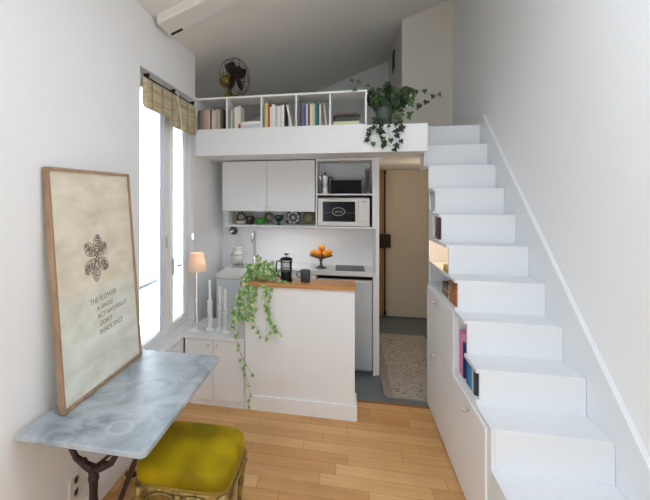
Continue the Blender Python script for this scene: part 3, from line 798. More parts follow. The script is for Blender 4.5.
# contents of the shelf above
mk = thing('moka_pot', 'silver stovetop coffee pot with black handle on the shelf over the microwave', 'coffee pot', (-.188, 3.90, 1.6625))
m = MB(); fc = lambda a, h: 1+.03*math.cos(8*a)
m.lathe([(.040, 0), (.040, .004), (.031, .075), (.033, .08), (.031, .085), (.042, .16), (.042, .165)], seg=32, fn=fc); m.build('body', STEEL, mk)
MB().lathe([(.042, .165), (.03, .178), (.008, .185)], seg=24).build('lid', STEEL, mk, 0, True)
MB().lathe([(.006, .184), (.009, .19), (.008, .205), (.004, .208)], seg=12).build('knob', BLACK, mk, 0, True)
MB().tube([(.038, 0, .155), (.068, 0, .158), (.072, 0, .13), (.062, 0, .075)], .006, 6).build('handle', BLACK, mk)
MB().prism([(-.038, .13), (-.038, .165), (-.062, .168)], 'y', -.008, .008).build('spout', STEEL, mk)
tag(bx(-.137, .150, 3.88, 4.08, 1.6625, 1.792).build('black_box', BLACK, bevel=.003), 'plain black box lying on the shelf over the microwave', 'box')
bt = thing('spice_tin', 'tall speckled dark tin standing at the end of the shelf over the microwave', 'tin', (.205, 3.885, 1.6625))
bx(-.022, .022, -.025, .03, 0, .235).build('body', mat('speckled_tin', (110, 98, 88), .5, var=.7, scale=60), bt, .002)
bx(-.013, .015, -.0262, -.025, .02, .215).build('label', mat('dark_speckled_label', (52, 44, 40), .5, var=.8, scale=90), bt)
ul = thing('shelf_fill_strip', 'slim white fill light strip added under the narrow wall shelf', 'light', (-.6, 3.90, 1.3375))  # strip added to brighten the kitchen wall
bx(-.50, .50, -.012, .012, -.012, 0).build('housing', WHITEP, ul, .002)
ld = bpy.data.lights.new('shelf_fill', 'AREA'); ld.shape = 'RECTANGLE'; ld.size = .98; ld.size_y = .02; ld.energy = .17; ld.color = (.95, .97, 1)
lo = bpy.data.objects.new('shelf_fill', ld); COL.objects.link(lo); lo.parent = ul; lo.location = (0, 0, -.0135)
# tiles and bowls on the narrow shelf
def tile(cx, w_, m_, lab):
    o = MB().box(-w_/2, w_/2, -.005, .005, -.062, .062).build('decorative_tile', m_, bevel=.001)
    o.location = (cx, 4.10, 1.354+.0625); o.rotation_euler = (R(-8), 0, 0)
    return tag(o, lab, 'tile', 'patterned tiles leaning on the narrow shelf')
tile(-1.075, .125, TILE_BG, 'beige flowered tile behind the white dish on the narrow shelf')
tile(-.775, .095, TILE_GR, 'grey-green patterned tile between the green bowl and the goblet')
tile(-.522, .135, TILE_BW, 'black and white flower tile on the narrow shelf')
tile(-.366, .150, TILE_OL, 'olive brown tile with dark centre dot beside the black and white one')
m = MB(); m.lathe([(.02, 0), (.03, .003), (.062, .03), (.064, .032), (.058, .032), (.03, .009), (.004, .007)], seg=28)
tag(m.build('dish', CERAM, smooth=True), 'shallow white dish in front of the beige flowered tile', 'dish').location = (-1.035, 3.93, 1.3545)
m = MB(); m.lathe([(.026, 0), (.036, .01), (.043, .05), (.046, .085), (.042, .085), (.038, .045), (.03, .012), (.004, .008)], seg=28)
tag(m.build('cup', BROWNC, smooth=True), 'dark brown glazed cup left of the green bowl', 'cup').location = (-.94, 3.93, 1.3545)
m = MB(); m.lathe([(.022, 0), (.034, .006), (.05, .03), (.055, .062), (.05, .062), (.045, .03), (.03, .012), (.004, .01)], seg=28)
tag(m.build('bowl', GREENG, smooth=True), 'bright green glass bowl on the narrow shelf', 'bowl').location = (-.835, 3.93, 1.3545)
m = MB(); m.lathe([(.026, 0), (.024, .005), (.009, .014), (.009, .025), (.032, .04), (.044, .065), (.046, .095), (.041, .095), (.038, .066), (.02, .045), (.004, .043)], seg=28)
tag(m.build('goblet', TEALG, smooth=True), 'dark green stemmed glass goblet between two tiles', 'goblet').location = (-.645, 3.93, 1.3545)

# ------------------------------------------------------------------ kitchen counter
kc = thing('kitchen_counter', 'white kitchen worktop running along the back wall', 'worktop', (-.4, 3.9, .90))
CT = mat('pale_worktop', (222, 222, 218), .3, var=.03)
m = MB(); m.prism([(-1.142, 3.45), (-.80, 3.45), (-.80, 3.78), (.274, 3.78), (.274, 4.169), (-1.142, 4.169)], 'z', .90, .94)
m.build('worktop', CT, kc, .003, world=True)
bx(-1.10, -.82, 3.75, 4.0, .941, .9455).build('sink_rim', STEEL, kc, .002, world=True)
bc2 = thing('base_cabinet', 'pale grey-white base cabinet below the sink end of the worktop', 'cabinet', (-.9, 3.8, 0))
m = MB(); m.box(-1.138, -.80, 3.47, 4.165, .08, .899); m.box(-1.138, -.80, 3.50, 4.165, 0, .08); m.build('body', mat('grey_white_lacquer', (214, 218, 220), .45, var=.01), bc2, world=True)
bx(-1.136, -.802, 3.452, 3.469, .085, .893).build('door', mat('grey_white_front', (212, 217, 220), .45, var=.01), bc2, .0015, world=True)
bc3 = thing('base_cabinet', 'white base cabinet hidden mostly behind the island beside the fridge', 'cabinet', (-.5, 3.9, 0))
bx(-.798, -.262, 3.80, 4.165, 0, .899).build('body', LACQ, bc3, world=True)
bx(-.796, -.264, 3.782, 3.799, .085, .893).build('door', LACQ, bc3, .0015, world=True)
sp = bx(.250, .2745, 3.785, 3.799, 0, .8995).build('end_panel', LACQ); sp2 = None
tag(sp, 'slim white upright end panel right of the small fridge', 'panel')
fr = thing('fridge', 'small silver-grey under-counter fridge behind the island', 'fridge', (0, 3.9, 0))
m = MB(); m.box(-.258, .245, 3.84, 4.16, .03, .845); m.box(-.25, .24, 3.86, 4.16, 0, .03); m.build('body', WHITEP, fr, world=True)
bx(-.258, .245, 3.795, 3.838, .04, .845).build('door', FRIDGEM, fr, .006, world=True)
bx(-.258, .245, 3.80, 3.838, .846, .862).build('top_trim', WHITEP, fr, .002, world=True)
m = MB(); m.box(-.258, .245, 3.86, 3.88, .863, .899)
tag(m.build('painted_gap_strip', BLACK), 'black strip painted in as shade of the gap between worktop and fridge', 'panel')  # black box stands in for the darkness of the gap
# hob
hb = thing('hob', 'flat black glass hob on the worktop', 'hob', (.045, 3.97, .9405))
bx(-.135, .135, -.14, .13, 0, .006).build('glass_top', mat('smoked_hob_glass', (50, 48, 50), .3, spec=.2), hb, .002)
for x, y in ((-.06, 0), (.06, 0)):
    m = MB(); m.tube([(x+.05*math.cos(2*PI*j/28), y+.05*math.sin(2*PI*j/28), .0062) for j in range(28)], .0006, 4, closed=True); m.build('burner_ring', mat('ring_print', (120, 118, 118), .4), hb)
# fruit stand and oranges
fs = thing('fruit_stand', 'pewter-brown footed fruit stand holding oranges on the worktop', 'fruit stand', (-.229, 3.93, .9405))
m = MB(); m.lathe([(.052, 0), (.054, .005), (.03, .016), (.014, .03), (.011, .055), (.018, .085), (.06, .10), (.108, .118), (.112, .124), (.106, .123), (.06, .108), (.01, .098)], seg=36, fn=lambda a, h: 1+(.035*math.cos(12*a) if h > .11 else 0))
m.build('bowl', mat('pewter_brown', (108, 94, 82), .4, .4, var=.2), fs, 0, True)
for (x, y, z, lab) in ((-.072, -.01, .148, 'orange at the tap side of the fruit stand'), (-.022, -.062, .146, 'orange in front, left of the middle on the fruit stand'),
        (.046, -.055, .147, 'orange in front, right of the middle on the fruit stand'), (.074, .01, .150, 'orange at the fridge side of the fruit stand'), (-.002, .042, .150, 'orange in the middle of the fruit stand behind the others'),
        (.008, -.012, .196, 'highest orange, crowning the pile')):
    o = thing('orange', lab, 'orange', (-.229+x, 3.93+y, .9405+z), (rnd.uniform(-1, 1), rnd.uniform(-.6, .6), 0), group='oranges piled on the fruit stand')
    MB().ball((0, 0, 0), .034, 20, (1, 1, .95)).build('peel', ORANGE, o, 0, True)
    MB().lathe([(.0045, 0), (.003, .002)], (0, 0, .0315), 8).build('stem_end', STEM, o)
# tap
tp = thing('kitchen_tap', 'tall curved chrome tap over the sink', 'tap', (-.925, 4.08, .9405))
m = MB(); m.lathe([(.026, 0), (.026, .01), (.016, .02), (.014, .09)], seg=20); m.build('base', CHROME, tp, 0, True)
pts = [(0, 0, .05)] + [(0, 0, .05+.23*k/5) for k in range(1, 6)] + [(.0, -.05+.05*math.cos(PI*k/10), .28+.05*math.sin(PI*k/10)) for k in range(1, 11)] + [(0, -.10, .22)]
MB().tube(pts, .0135, 10).build('spout', STEEL, tp, 0, True)
MB().tube([(.015, 0, .06), (.05, 0, .075), (.055, 0, .085)], .005, 8).build('lever', CHROME, tp, 0, True)
# ceramic jar with utensils
jr = thing('utensil_jar', 'white ceramic jar beside the tap holding a ladle', 'jar', (-1.085, 3.98, .9405))
m = MB(); m.lathe([(.054, 0), (.062, .01), (.063, .100), (.055, .112), (.048, .120), (.050, .165), (.054, .178), (.048, .178), (.042, .122), (.050, .02), (.004, .012)], seg=32); m.build('body', CERAM, jr, 0, True)
m = MB(); m.lathe([(.0625, .095), (.065, .100), (.061, .106)], seg=32, caps=False); m.build('band', mat('grey_glaze_line', (150, 146, 140), .4), jr)
ldl = thing('ladle', 'steel ladle standing bowl up in the white ceramic jar', 'ladle', (-1.085, 3.98, .96))
m = MB(); m.tube([(.01, 0, 0), (.004, 0, .15), (-.01, 0, .27), (-.022, -.004, .30)], .008, 8); m.build('handle', STEEL, ldl, 0, True)
m = MB(); m.lathe([(.004, .030), (.03, .022), (.044, .004), (.046, -.006), (.042, -.004), (.026, .014), (.003, .022)], (0, 0, 0), 24, 'y')
bmesh.ops.translate(m.bm, verts=m.bm.verts, vec=(-.035, -.01, .325)); m.build('bowl', mat('dark_steel', (112, 110, 104), .3, .9), ldl, 0, True)
tag(MB().lathe([(.018, 0), (.02, .004), (.019, .10), (.010, .13), (.010, .155), (.004, .158)], seg=20).build('oil_bottle', mat('dark_bottle', (104, 98, 90), .25), smooth=True), 'slim dark grey bottle against the kitchen side wall by the jar', 'bottle').location = (-1.118, 4.10, .9405)

# ------------------------------------------------------------------ island
isl = thing('kitchen_island', 'narrow white kitchen island with an oak top', 'island', (-.335, 3.1, 0))
bx(-.756, .070, 3.004, 3.20, 0, .949).build('body', LACQ, isl, .002, world=True)
m = MB(); m.box(-.758, .0855, 2.990, 3.004, .0, .112); m.box(.070, .0855, 3.004, 3.20, 0, .112); m.build('plinth', TRIMM, isl, .002, world=True)
bx(-.792, .078, 2.985, 3.222, .950, .980).build('worktop', OAKTOP, isl, .002, world=True)

# french press
fp = thing('french_press', 'glass coffee press with black frame on the oak island top', 'coffee press', (-.449, 3.10, .9805))
m = MB(); m.lathe([(.042, .012), (.044, .014), (.044, .165), (.042, .165), (.042, .016)], seg=32, caps=False); m.build('beaker', CRYSTAL, fp, 0, True)
MB().lathe([(.003, .0125), (.0405, .0125), (.0405, .075), (.003, .075)], seg=28).build('coffee', COFFEE, fp)
m = MB()
m.lathe([(.046, 0), (.047, .004), (.046, .010), (.003, .010)], seg=32)
for k in range(4):
    a = R(45+90*k); c, s_ = math.cos(a), math.sin(a); m.tube([(.047*c, .047*s_, 0), (.047*c, .047*s_, .16)], .003, 6)
for z in (.02, .085, .15): m.tube([(.047*math.cos(2*PI*j/32), .047*math.sin(2*PI*j/32), z) for j in range(32)], .003, 5, closed=True)
m.build('frame', BLACK, fp)
MB().lathe([(.048, .163), (.049, .17), (.038, .18), (.012, .184), (.003, .185)], seg=32).build('lid', BLACK, fp, 0, True)
m = MB(); m.tube([(0, 0, .18), (0, 0, .205)], .003, 6); m.lathe([(.004, .200), (.020, .204), (.020, .211), (.004, .214)], seg=16); m.build('plunger', BLACK, fp)
MB().tube([(-.046, 0, .155), (-.075, -.005, .150), (-.080, -.005, .10), (-.072, -.005, .045), (-.047, 0, .03)], .006, 8).build('handle', BLACK, fp, 0, True)
# mug
mg = thing('mug', 'slate grey mug beside the coffee press on the island', 'mug', (-.30, 3.095, .9805))
m = MB(); m.lathe([(.033, 0), (.036, .003), (.040, .085), (.041, .09), (.037, .09), (.033, .008), (.003, .006)], seg=32); m.build('body', MUGM, mg, 0, True)
MB().tube([(-.036, 0, .074), (-.06, 0, .074), (-.068, 0, .055), (-.060, 0, .034), (-.036, 0, .028)], .0045, 8).build('handle', MUGM, mg, 0, True)
# variegated ivy on island
iv2 = thing('potted_ivy', 'pale variegated ivy on the island corner trailing down its front', 'plant', (-.655, 3.10, .9805))
m = MB(); m.lathe([(.04, 0), (.044, .004), (.055, .075), (.058, .08), (.052, .08), (.04, .01)], (-.655, 3.11, .9805), 24); m.build('pot', TERRA, iv2, 0, True, world=True)
MB().lathe([(.04, 0), (.05, .05)], (-.655, 3.11, .995), 18).build('soil', mat('dark_soil', (60, 48, 38), .95), iv2, world=True)
yf = 2.955
V2 = [
    ([(-.70, 3.02, 1.04), (-.76, yf, .98), (-.79, yf, .93)], .03, .9),
    ([(-.72, 3.02, 1.0), (-.76, yf, .90), (-.79, yf, .83), (-.76, yf, .78), (-.74, yf, .70)], .020, 1.0),
    ([(-.70, 3.02, 1.0), (-.70, yf, .90), (-.73, yf, .82), (-.70, yf, .74)], .020, 1.0),
    ([(-.74, 3.0, .98), (-.80, yf, .84), (-.82, yf, .76), (-.83, yf, .66)], .022, 1.05),
    ([(-.80, yf, .80), (-.76, yf, .74), (-.80, yf, .70)], .018, 1.0),
    ([(-.66, 3.02, .99), (-.655, yf, .90), (-.70, yf, .84), (-.67, yf, .80)], .022, .9),
    ([(-.60, 3.02, 1.0), (-.585, yf, .92), (-.59, yf, .84), (-.57, yf, .77), (-.54, yf, .70), (-.50, yf, .63), (-.47, yf, .60)], .026, .85),
    ([(-.57, 3.02, 1.0), (-.55, yf, .91), (-.565, yf, .80), (-.55, yf, .72)], .030, .8),
    ([(-.70, yf, .78), (-.66, yf, .66), (-.62, yf, .58), (-.59, yf, .57), (-.56, yf, .61)], .035, .7),
    ([(-.83, yf, .66), (-.82, yf, .57), (-.79, yf, .47), (-.76, yf, .40), (-.74, yf, .28), (-.715, yf, .20), (-.705, yf, .13), (-.72, yf, .04)], .045, .75),
    ([(-.78, yf, .44), (-.735, yf, .36), (-.70, yf, .30)], .05, .6),
    ([(-.60, 3.08, 1.0), (-.52, 3.03, .995), (-.44, 3.02, .99), (-.38, 3.01, .99)], .026, .7),
]
for a_, b_, c_ in ((-.74, 3.05, 1.10), (-.55, 3.12, 1.11), (-.66, 3.1, 1.16), (-.50, 3.10, 1.06), (-.60, 3.08, 1.14), (-.78, 3.03, 1.03), (-.70, 3.12, 1.15)):
    V2.append(([(-.65, 3.09, 1.04), (a_, b_, c_)], .022, .95))
ivy(iv2, (-.64, 3.08, 1.05), (.125, .085, .060), 90, V2, LEAFV, .042, 11, spread=.004, out=.014)

# ------------------------------------------------------------------ low cupboards
lc = thing('low_cupboard', 'low white cupboard below the lamp and candlesticks', 'cupboard', (-1.0, 3.2, 0))
m = MB(); m.box(-1.249, -.762, 3.0, 3.444, 0, .515); m.build('body', LACQ, lc, world=True)
bx(-1.252, -.760, 2.978, 3.446, .516, .540).build('top', LACQ, lc, .002, world=True)
for a, b, kx in ((-1.245, -1.009, -1.045), (-1.009, -.764, -.978)):
    d = bx(a+.002, b-.002, 2.982, 2.999, .045, .510).build('door', LACQ, lc, .0015, world=True)
    m = MB(); m.tube([(kx, 2.982, .478), (kx, 2.968, .478)], .005, 8); m.ball((kx, 2.963, .478), .0105, 10)
    sub(m.build('knob', STEEL, lc, 0, True, world=True), d, 'small steel knob')
bx(-1.245, -.764, 2.99, 2.999, 0, .042).build('plinth', LACQ, lc, world=True)
ls = thing('low_cupboard', 'low white cupboard under the casement window sill', 'cupboard', (-1.27, 2.7, 0))
m = MB(); m.box(-1.299, -1.262, 2.30, 2.975, 0, .515); m.build('body', LACQ, ls, world=True)
bx(-1.299, -1.250, 2.30, 2.976, .516, .5395).build('top', LACQ, ls, .002, world=True)
for a, b, ky in ((2.30, 2.63, 2.60), (2.63, 2.97, 2.745)):
    d = bx(-1.261, -1.250, a+.002, b-.002, .045, .51).build('door', LACQ, ls, .0015, world=True)
    m = MB(); m.tube([(-1.250, ky, .485), (-1.236, ky, .485)], .005, 8); m.ball((-1.231, ky, .485), .0105, 10)
    sub(m.build('knob', STEEL, ls, 0, True, world=True), d, 'small steel knob')
m = MB(); m.box(-1.299, -1.2525, 2.978, 3.318, .516, .5395); struct(m.build('trim_4', LACQ))
m = MB(); m.box(-1.364, -1.3005, WY0+.001, WY1-.001, .5405, .552); struct(m.build('trim_5', TRIMM))

# lamp
lp = thing('table_lamp', 'slim silver table lamp with pleated cream shade on the low cupboard', 'lamp', (-1.187, 3.10, .5405))
m = MB(); m.box(-.055, .055, -.055, .055, 0, .012); m.box(-.04, .04, -.04, .04, .012, .02); m.box(-.022, .022, -.022, .022, .02, .034); m.build('base', PALEMET, lp, .003)
m = MB(); m.lathe([(.011, .034), (.007, .045), (.006, .22), (.011, .235), (.011, .25), (.007, .265), (.005, .30), (.005, .53)], seg=16); m.build('pole', PALEMET, lp, 0, True)
m = MB(); seg = 48
m.lathe([(.076, .488), (.054, .634), (.0525, .634), (.0745, .488)], seg=seg*2, fn=lambda a, h: (1 + .14*max(0, abs(math.cos(2*a)) - .2)**2)*(1+.012*math.cos(48*a)), caps=False); m.build('lamp_shade', SHADE, lp)
m = MB(); m.ball((0, 0, .555), .018, 12, (1, 1, 1.2)); m.tube([(0, 0, .525), (0, 0, .545)], .01)
bm_, nt, b = newmat('warm_bulb'); b.inputs['Emission Color'].default_value = (1, .7, .4, 1); b.inputs['Emission Strength'].default_value = .25
m.build('bulb', bm_, lp, 0, True)
ld = bpy.data.lights.new('shade_lamp', 'POINT'); ld.energy = .04; ld.color = (1, .70, .5); ld.shadow_soft_size = .025
lo = bpy.data.objects.new('shade_lamp', ld); COL.objects.link(lo); lo.parent = lp; lo.location = (.022, 0, .575)

# candlesticks
def candle(x, y, h, ch, lab, g='pressed glass candlesticks on the low cupboard'):
    t = thing('candlestick', lab, 'candlestick', (x, y, .5405), group=g)
    n = 26; prof = [(.042, 0), (.044, .006), (.034, .016), (.014, .026)]
    m = MB()
    rings = [(.014 + .010*abs(math.sin(k*1.35)) , .03 + (h-.06)*k/n) for k in range(n+1)]
    prof += rings + [(.012, h-.028), (.022, h-.02), (.022, h-.002), (.013, h), (.012, h-.012)]
    m.lathe(prof, seg=14, fn=lambda a, z: 1+.10*math.cos(5*a+z*90)); m.build('stem', STICK, t, 0, True)
    c = thing('candle', lab.replace('pressed glass candlestick', 'white candle on the glass candlestick'), 'candle', (x, y, .5405+h), group='white candles on the low cupboard')
    MB().lathe([(.0105, -.010), (.0105, ch), (.006, ch+.003)], seg=16).build('wax', WAX, c, 0, False)
    MB().tube([(0, 0, ch), (.001, 0, ch+.010)], .0012, 5).build('wick', BLACK, c)
candle(-1.085, 3.13, .245, .165, 'tallest pressed glass candlestick, nearest the lamp')
candle(-1.010, 3.17, .205, .150, 'pressed glass candlestick in the middle of the row of three')
candle(-.945, 3.10, .195, .155, 'pressed glass candlestick nearest the kitchen island')

# ------------------------------------------------------------------ corridor door, rug
dr = thing('door_1', 'cream painted entrance door at the end of the corridor', 'door', (.82, 5.68, 0)); struct(dr)
TX0, TX1, TZ = .535, 1.10, 1.990
bx(TX0, TX1, 5.672, 5.70, .01, TZ).build('leaf', DOORM, dr, .002, world=True)
m = MB(); m.box(.405, .470, 5.655, 5.70, 0, 1.992)
m.build('door_frame', DOORWOOD, dr, .003, world=True)
m = MB(); m.box(.472, .532, 5.665, 5.70, 0, 1.992); m.build('door_stop', DOORWOOD, dr, .002, world=True)
MB().tube([(.528, 5.645, .03), (.528, 5.645, 1.98)], .010, 8).build('locking_bar', DARKMET, dr, world=True)
m = MB(); m.box(.43, .60, 5.60, 5.671, .94, 1.12); m.build('lock_box', DARKMET, dr, .008, world=True)
m = MB(); m.lathe([(.012, 0), (.016, -.01), (.010, -.02)], (.80, 5.672, 1.08), 12, 'y'); m.build('peephole', STEEL, dr, world=True)
for z in (.03, 1.93): bx(.512, .544, 5.64, 5.671, z, z+.05).build('bar_bracket', DARKMET, dr, world=True)

rg = thing('rug', 'beige woven rug with grey border on the corridor floor', 'rug', (.6, 4.1, .0))
bx(.385, .90, 3.42, 4.95, 0, .009).build('pile', RUGM, rg, .002, world=True)
bx(.315, .384, 3.42, 4.95, 0, .010).build('border', RUGB, rg, .002, world=True)
m = MB()
for k in range(50):
    x = .33 + k*.0112; m.box(x, x+.004, 3.395, 3.419, 0, .003)
m.build('fringe', mat('rug_fringe', (198, 190, 176), .95), rg, world=True)

# books under stairs
gN = 'books in the open niches of the stair cupboard'
NX = XC+.018
def nbook(y, z, w_, h_, rgb, lab, d_=.13, lean=0): return book('book', w_-.001, h_, d_, rgb, (NX-.01, y, z), (0, lean, 0), lab, gN, 'x')
# spine faces -x : book() rotates so that local -y -> -x
nbook(2.505, .6195, .030, .25, (214, 110, 160), 'tall pink book in the lower niche of the stair cupboard')
nbook(2.475, .6195, .028, .235, (226, 140, 184), 'light pink book beside the blue ones in the lower stair niche')
yy = 2.375
for (w_, h_, rgb, lab) in ((.024, .125, (30, 60, 120), 'navy blue book in the lower stair niche, nearest the pink ones'),
        (.026, .120, (28, 112, 160), 'bright blue book, second of the blue ones in the lower stair niche'),
        (.026, .122, (40, 130, 176), 'sky blue book, third of the blue ones in the lower stair niche'),
        (.024, .118, (60, 150, 180), 'turquoise book right of the sky blue one in the lower stair niche'),
        (.024, .116, (206, 212, 214), 'pale grey book near the front of the lower stair niche'),
        (.026, .118, (58, 66, 76), 'dark grey book at the front end of the lower stair niche')):
    nbook(yy, .6195, w_, h_, rgb, lab); yy -= w_
nbook(2.445, .6195, .02, .20, (24, 52, 110), 'dark blue tall book between the pink and navy books')
def nflat(x, y, z, w_, d_, h_, rgb, lab, rz):
    o = flat('book', w_, d_, h_, rgb, (x, y, z), lab, gN, rz - PI/2); return o
lb = thing('leather_case', 'tan leather box on the lower niche shelf of the stair cupboard', 'box', (NX, 2.68, .9745))
bx(-.012, .12, -.085, .075, 0, .10).build('body', LEATH, lb, .004)
bx(-.014, .122, -.087, .077, .101, .135).build('lid', mat('dark_tan_leather', (128, 74, 38), .5, var=.3, scale=18), lb, .004)
bx(-.018, -.0145, -.012, .012, .085, .115).build('clasp', BRASS, lb)
nflat(NX-.006, 2.885, .9745, .16, .12, .030, (120, 90, 74), 'brown book at the bottom of the niche pile behind the leather box', 0)
nflat(NX-.006, 2.885, 1.005, .15, .11, .026, (150, 130, 116), 'grey-brown book in the niche pile behind the leather box', 0)
nflat(NX-.006, 2.88, 1.0315, .14, .11, .030, (92, 66, 52), 'dark brown book on top of the niche pile behind the leather box', 0)
nflat(NX-.006, 2.87, 1.1355, .12, .10, .028, (176, 140, 60), 'gold book lying at the bottom of the pair in the lit niche', 0)
nflat(NX-.006, 2.87, 1.164, .10, .09, .020, (196, 160, 84), 'small pale gold book on top of the pair in the lit niche', 0)
nbook(3.075, 1.3345, .030, .150, (108, 40, 40), 'dark red book in the small upper niche')
nbook(3.045, 1.3345, .022, .145, (86, 34, 36), 'maroon book beside the dark red one in the small upper niche')

# ------------------------------------------------------------------ marble table
tb = thing('bistro_table', 'grey marble-topped bistro table against the left wall', 'table', (-.99, 1.79, 0))
m = MB(); x0, x1, y0, y1 = -1.280, -.718, 1.345, 2.26
r = .03
pts = [(x0, y0)]
pts += [(x1-r+r*math.sin(a), y0+r-r*math.cos(a)) for a in [PI/2*k/6 for k in range(7)]]
pts += [(x1-r+r*math.cos(a), y1-r+r*math.sin(a)) for a in [PI/2*k/6 for k in range(7)]]
pts += [(x0, y1)]
m.prism(pts, 'z', .677, .70)
top = m.build('tabletop', MARBLE, None, .004, loc=(-.99, 1.79, .688)); top.parent = tb; top.location = (0, 0, .688)
def trestle(yc):
    m = MB(); xc = -1.0
    def V(l): return [(xc+x, yc, z) for x, z in l]
    for s_ in (-1, 1):
        m.tube(V([(0, .535), (s_*.035, .548), (s_*.08, .572), (s_*.104, .61), (s_*.120, .65), (s_*.128, .676)]), [.020, .017, .013, .012, .013, .015], 8)
        m.ball((xc+s_*.045, yc, .560), .017, 8)
        m.tube(V([(0, .20), (s_*.06, .15), (s_*.14, .07), (s_*.20, .025), (s_*.235, .012)]), [.020, .016, .014, .014, .012], 8)
        m.tube(V([(s_*.235, .012), (s_*.25, .022), (s_*.24, .036)]), .008, 6)
    m.tube(V([(0, .545), (0, .50), (0, .44), (0, .36), (0, .28), (0, .18)]), [.022, .019, .016, .02, .016, .022], 10)
    m.ball((xc, yc, .50), .023, 10)
    m.box(xc-.15, xc+.15, yc-.015, yc+.015, .668, .6765)
    return m.build('trestle', IRON, tb, 0, True, world=True)
trestle(1.45); trestle(2.12)
m = MB(); m.tube([(-.985, 1.45, .555), (-.93, 1.455, .60), (-.86, 1.46, .622), (-.80, 1.47, .628)], .006, 8)
m.tube([(-.797, 1.47, .676), (-.803, 1.47, .64), (-.965, 1.53, .27), (-.99, 1.54, .205)], .011, 8)
m.tube([(-.985, 1.45, .20), (-.985, 2.12, .20)], .009, 8)
m.build('brace', IRON, tb, 0, True, world=True)

# ------------------------------------------------------------------ picture
pc = thing('framed_picture', 'oak-framed aged poster with ink flower leaning on the marble table', 'picture', (-1.178, 1.505, .703), (R(-4.6), 0, PI/2))
W_, H_, FW, FD = .675, 1.075, .014, .028
m = MB(); m.box(0, FW, 0, FD, 0, H_); m.box(W_-FW, W_, 0, FD, 0, H_); m.box(FW, W_-FW, 0, FD, 0, FW); m.box(FW, W_-FW, 0, FD, H_-FW, H_)
m.build('frame', OAKFRAME, pc, .0015)
art = bx(FW, W_-FW, .010, .020, FW, H_-FW).build('artwork', PAPER, pc)
m = MB()
fcx, fcz = .318, .635
def petal(a, L, wd, ph):
    def P2(u, v): return (fcx + u*math.cos(a) - v*math.sin(a), .0094, fcz + u*math.sin(a) + v*math.cos(a))
    prof = lambda t: wd*math.sin(PI*min(1, t**1.35))**.7
    ol = [(L*(.10+.9*t), prof(t)) for t in [k/12 for k in range(13)]]
    out = [P2(u, v) for u, v in ol] + [P2(u, -v) for u, v in ol[::-1]]
    m.tube(out, .0016, 4, closed=True)
    out = [P2(u*.9+L*.05, v*.62) for u, v in ol] + [P2(u*.9+L*.05, -v*.62) for u, v in ol[::-1]]
    m.tube(out, .0010, 4, closed=True)
    q = random.Random(int(ph))
    for k in range(16):
        t = .3+.62*k/16; w_ = prof(t)*.85
        c = [P2(L*(.1+.9*t) + q.uniform(-.005, .005), w_*s_*q.uniform(.3, 1)) for s_ in (-1, -.3, .3, 1)]
        m.tube(c, .0012, 4)
for i, (a, L) in enumerate(((80, .115), (35, .105), (-38, .115), (-97, .125), (-145, .12), (142, .115))): petal(R(a), L, .032, i+3)
m.ball((fcx, .0094, fcz), .008, 8, (1, .1, 1))
sub(m.build('ink_flower', INK, pc), art, 'hand-drawn flower in brown ink')
def text(s, x, z, size, shear=0, rot=0):
    cu_ = bpy.data.curves.new('handwriting', 'FONT'); cu_.body = s; cu_.size = size; cu_.extrude = .0003; cu_.shear = shear; cu_.offset = -.0002
    o = bpy.data.objects.new('handwriting', cu_); COL.objects.link(o)
    bpy.context.view_layer.update()
    me = bpy.data.meshes.new_from_object(o.evaluated_get(bpy.context.evaluated_depsgraph_get()))
    bpy.data.objects.remove(o); me.materials.clear(); me.materials.append(INKT)
    t = bpy.data.objects.new('handwriting', me); COL.objects.link(t); t.parent = art
    t.location = (x, .0094, z); t.rotation_euler = (PI/2, rot, 0)
    return t
for s, x, z, sz in (('THE FLOWER', .235, .405, .038), ('A SINGLE', .288, .365, .034), ('ACT NATURALLY', .290, .325, .034), ("DON'T", .305, .285, .034), ('INNOCENCE', .300, .243, .036)):
    text(s, x, z, sz, .15, R(-3))

# wall socket
so = thing('wall_socket', 'white double wall socket below the marble table', 'socket', (XL, 1.73, .225))
bx(.0, .010, -.045, .045, -.065, .065).build('plate', WHITEP, so, .003)
for z in (-.03, .03):
    m = MB(); m.lathe([(.019, .0), (.019, .0035), (.015, .0038), (.015, .0)], (.010, 0, z), 20, 'x'); m.build('socket_ring', mat('grey_socket', (176, 172, 166), .6), so)

# ------------------------------------------------------------------ velvet stool
sl_ = thing('stool', 'gilt carved stool with a mustard yellow velvet seat', 'stool', (-.697, 1.775, 0), (0, 0, R(1.5)))
def sring(hx, hy, n, N_=56):
    out = []
    for j in range(N_):
        a = 2*PI*j/N_; c, s_ = math.cos(a), math.sin(a)
        out.append((hx*math.copysign(abs(c)**(2/n), c), hy*math.copysign(abs(s_)**(2/n), s_)))
    return out
def loft(m, layers, capb=True, capt=True):
    R_ = []
    for (hx, hy, n, z, fz) in layers:
        R_.append([m.bm.verts.new((x, y, z + (fz(x, y) if fz else 0))) for x, y in sring(hx, hy, n)])
    for A, B in zip(R_, R_[1:]):
        for j in range(len(A)): m._f([A[j], A[(j+1) % len(A)], B[(j+1) % len(A)], B[j]])
    if capb: m._f(R_[0][::-1])
    if capt: m._f(R_[-1])
    return m
hx, hy = .215, .192
m = MB(); edge = lambda x, y: .010*math.cos(x/hx*PI*1.0)*(abs(y) > hy*.8) + 0
loft(m, [(hx*.97, hy*.97, 6.5, .400, None), (hx*1.0, hy*1.0, 6.5, .410, None), (hx*1.015, hy*1.015, 6.5, .435, None), (hx*1.0, hy*1.0, 6, .460, None), (hx*.96, hy*.96, 5.6, .473, None),
         (hx*.86, hy*.86, 5, .481, None), (hx*.66, hy*.66, 4, .486, None), (hx*.45, hy*.45, 2.8, .491, None), (hx*.22, hy*.22, 2.4, .493, None), (hx*.05, hy*.05, 2, .494, None)])
m.build('seat', VELVET, sl_, 0, True)
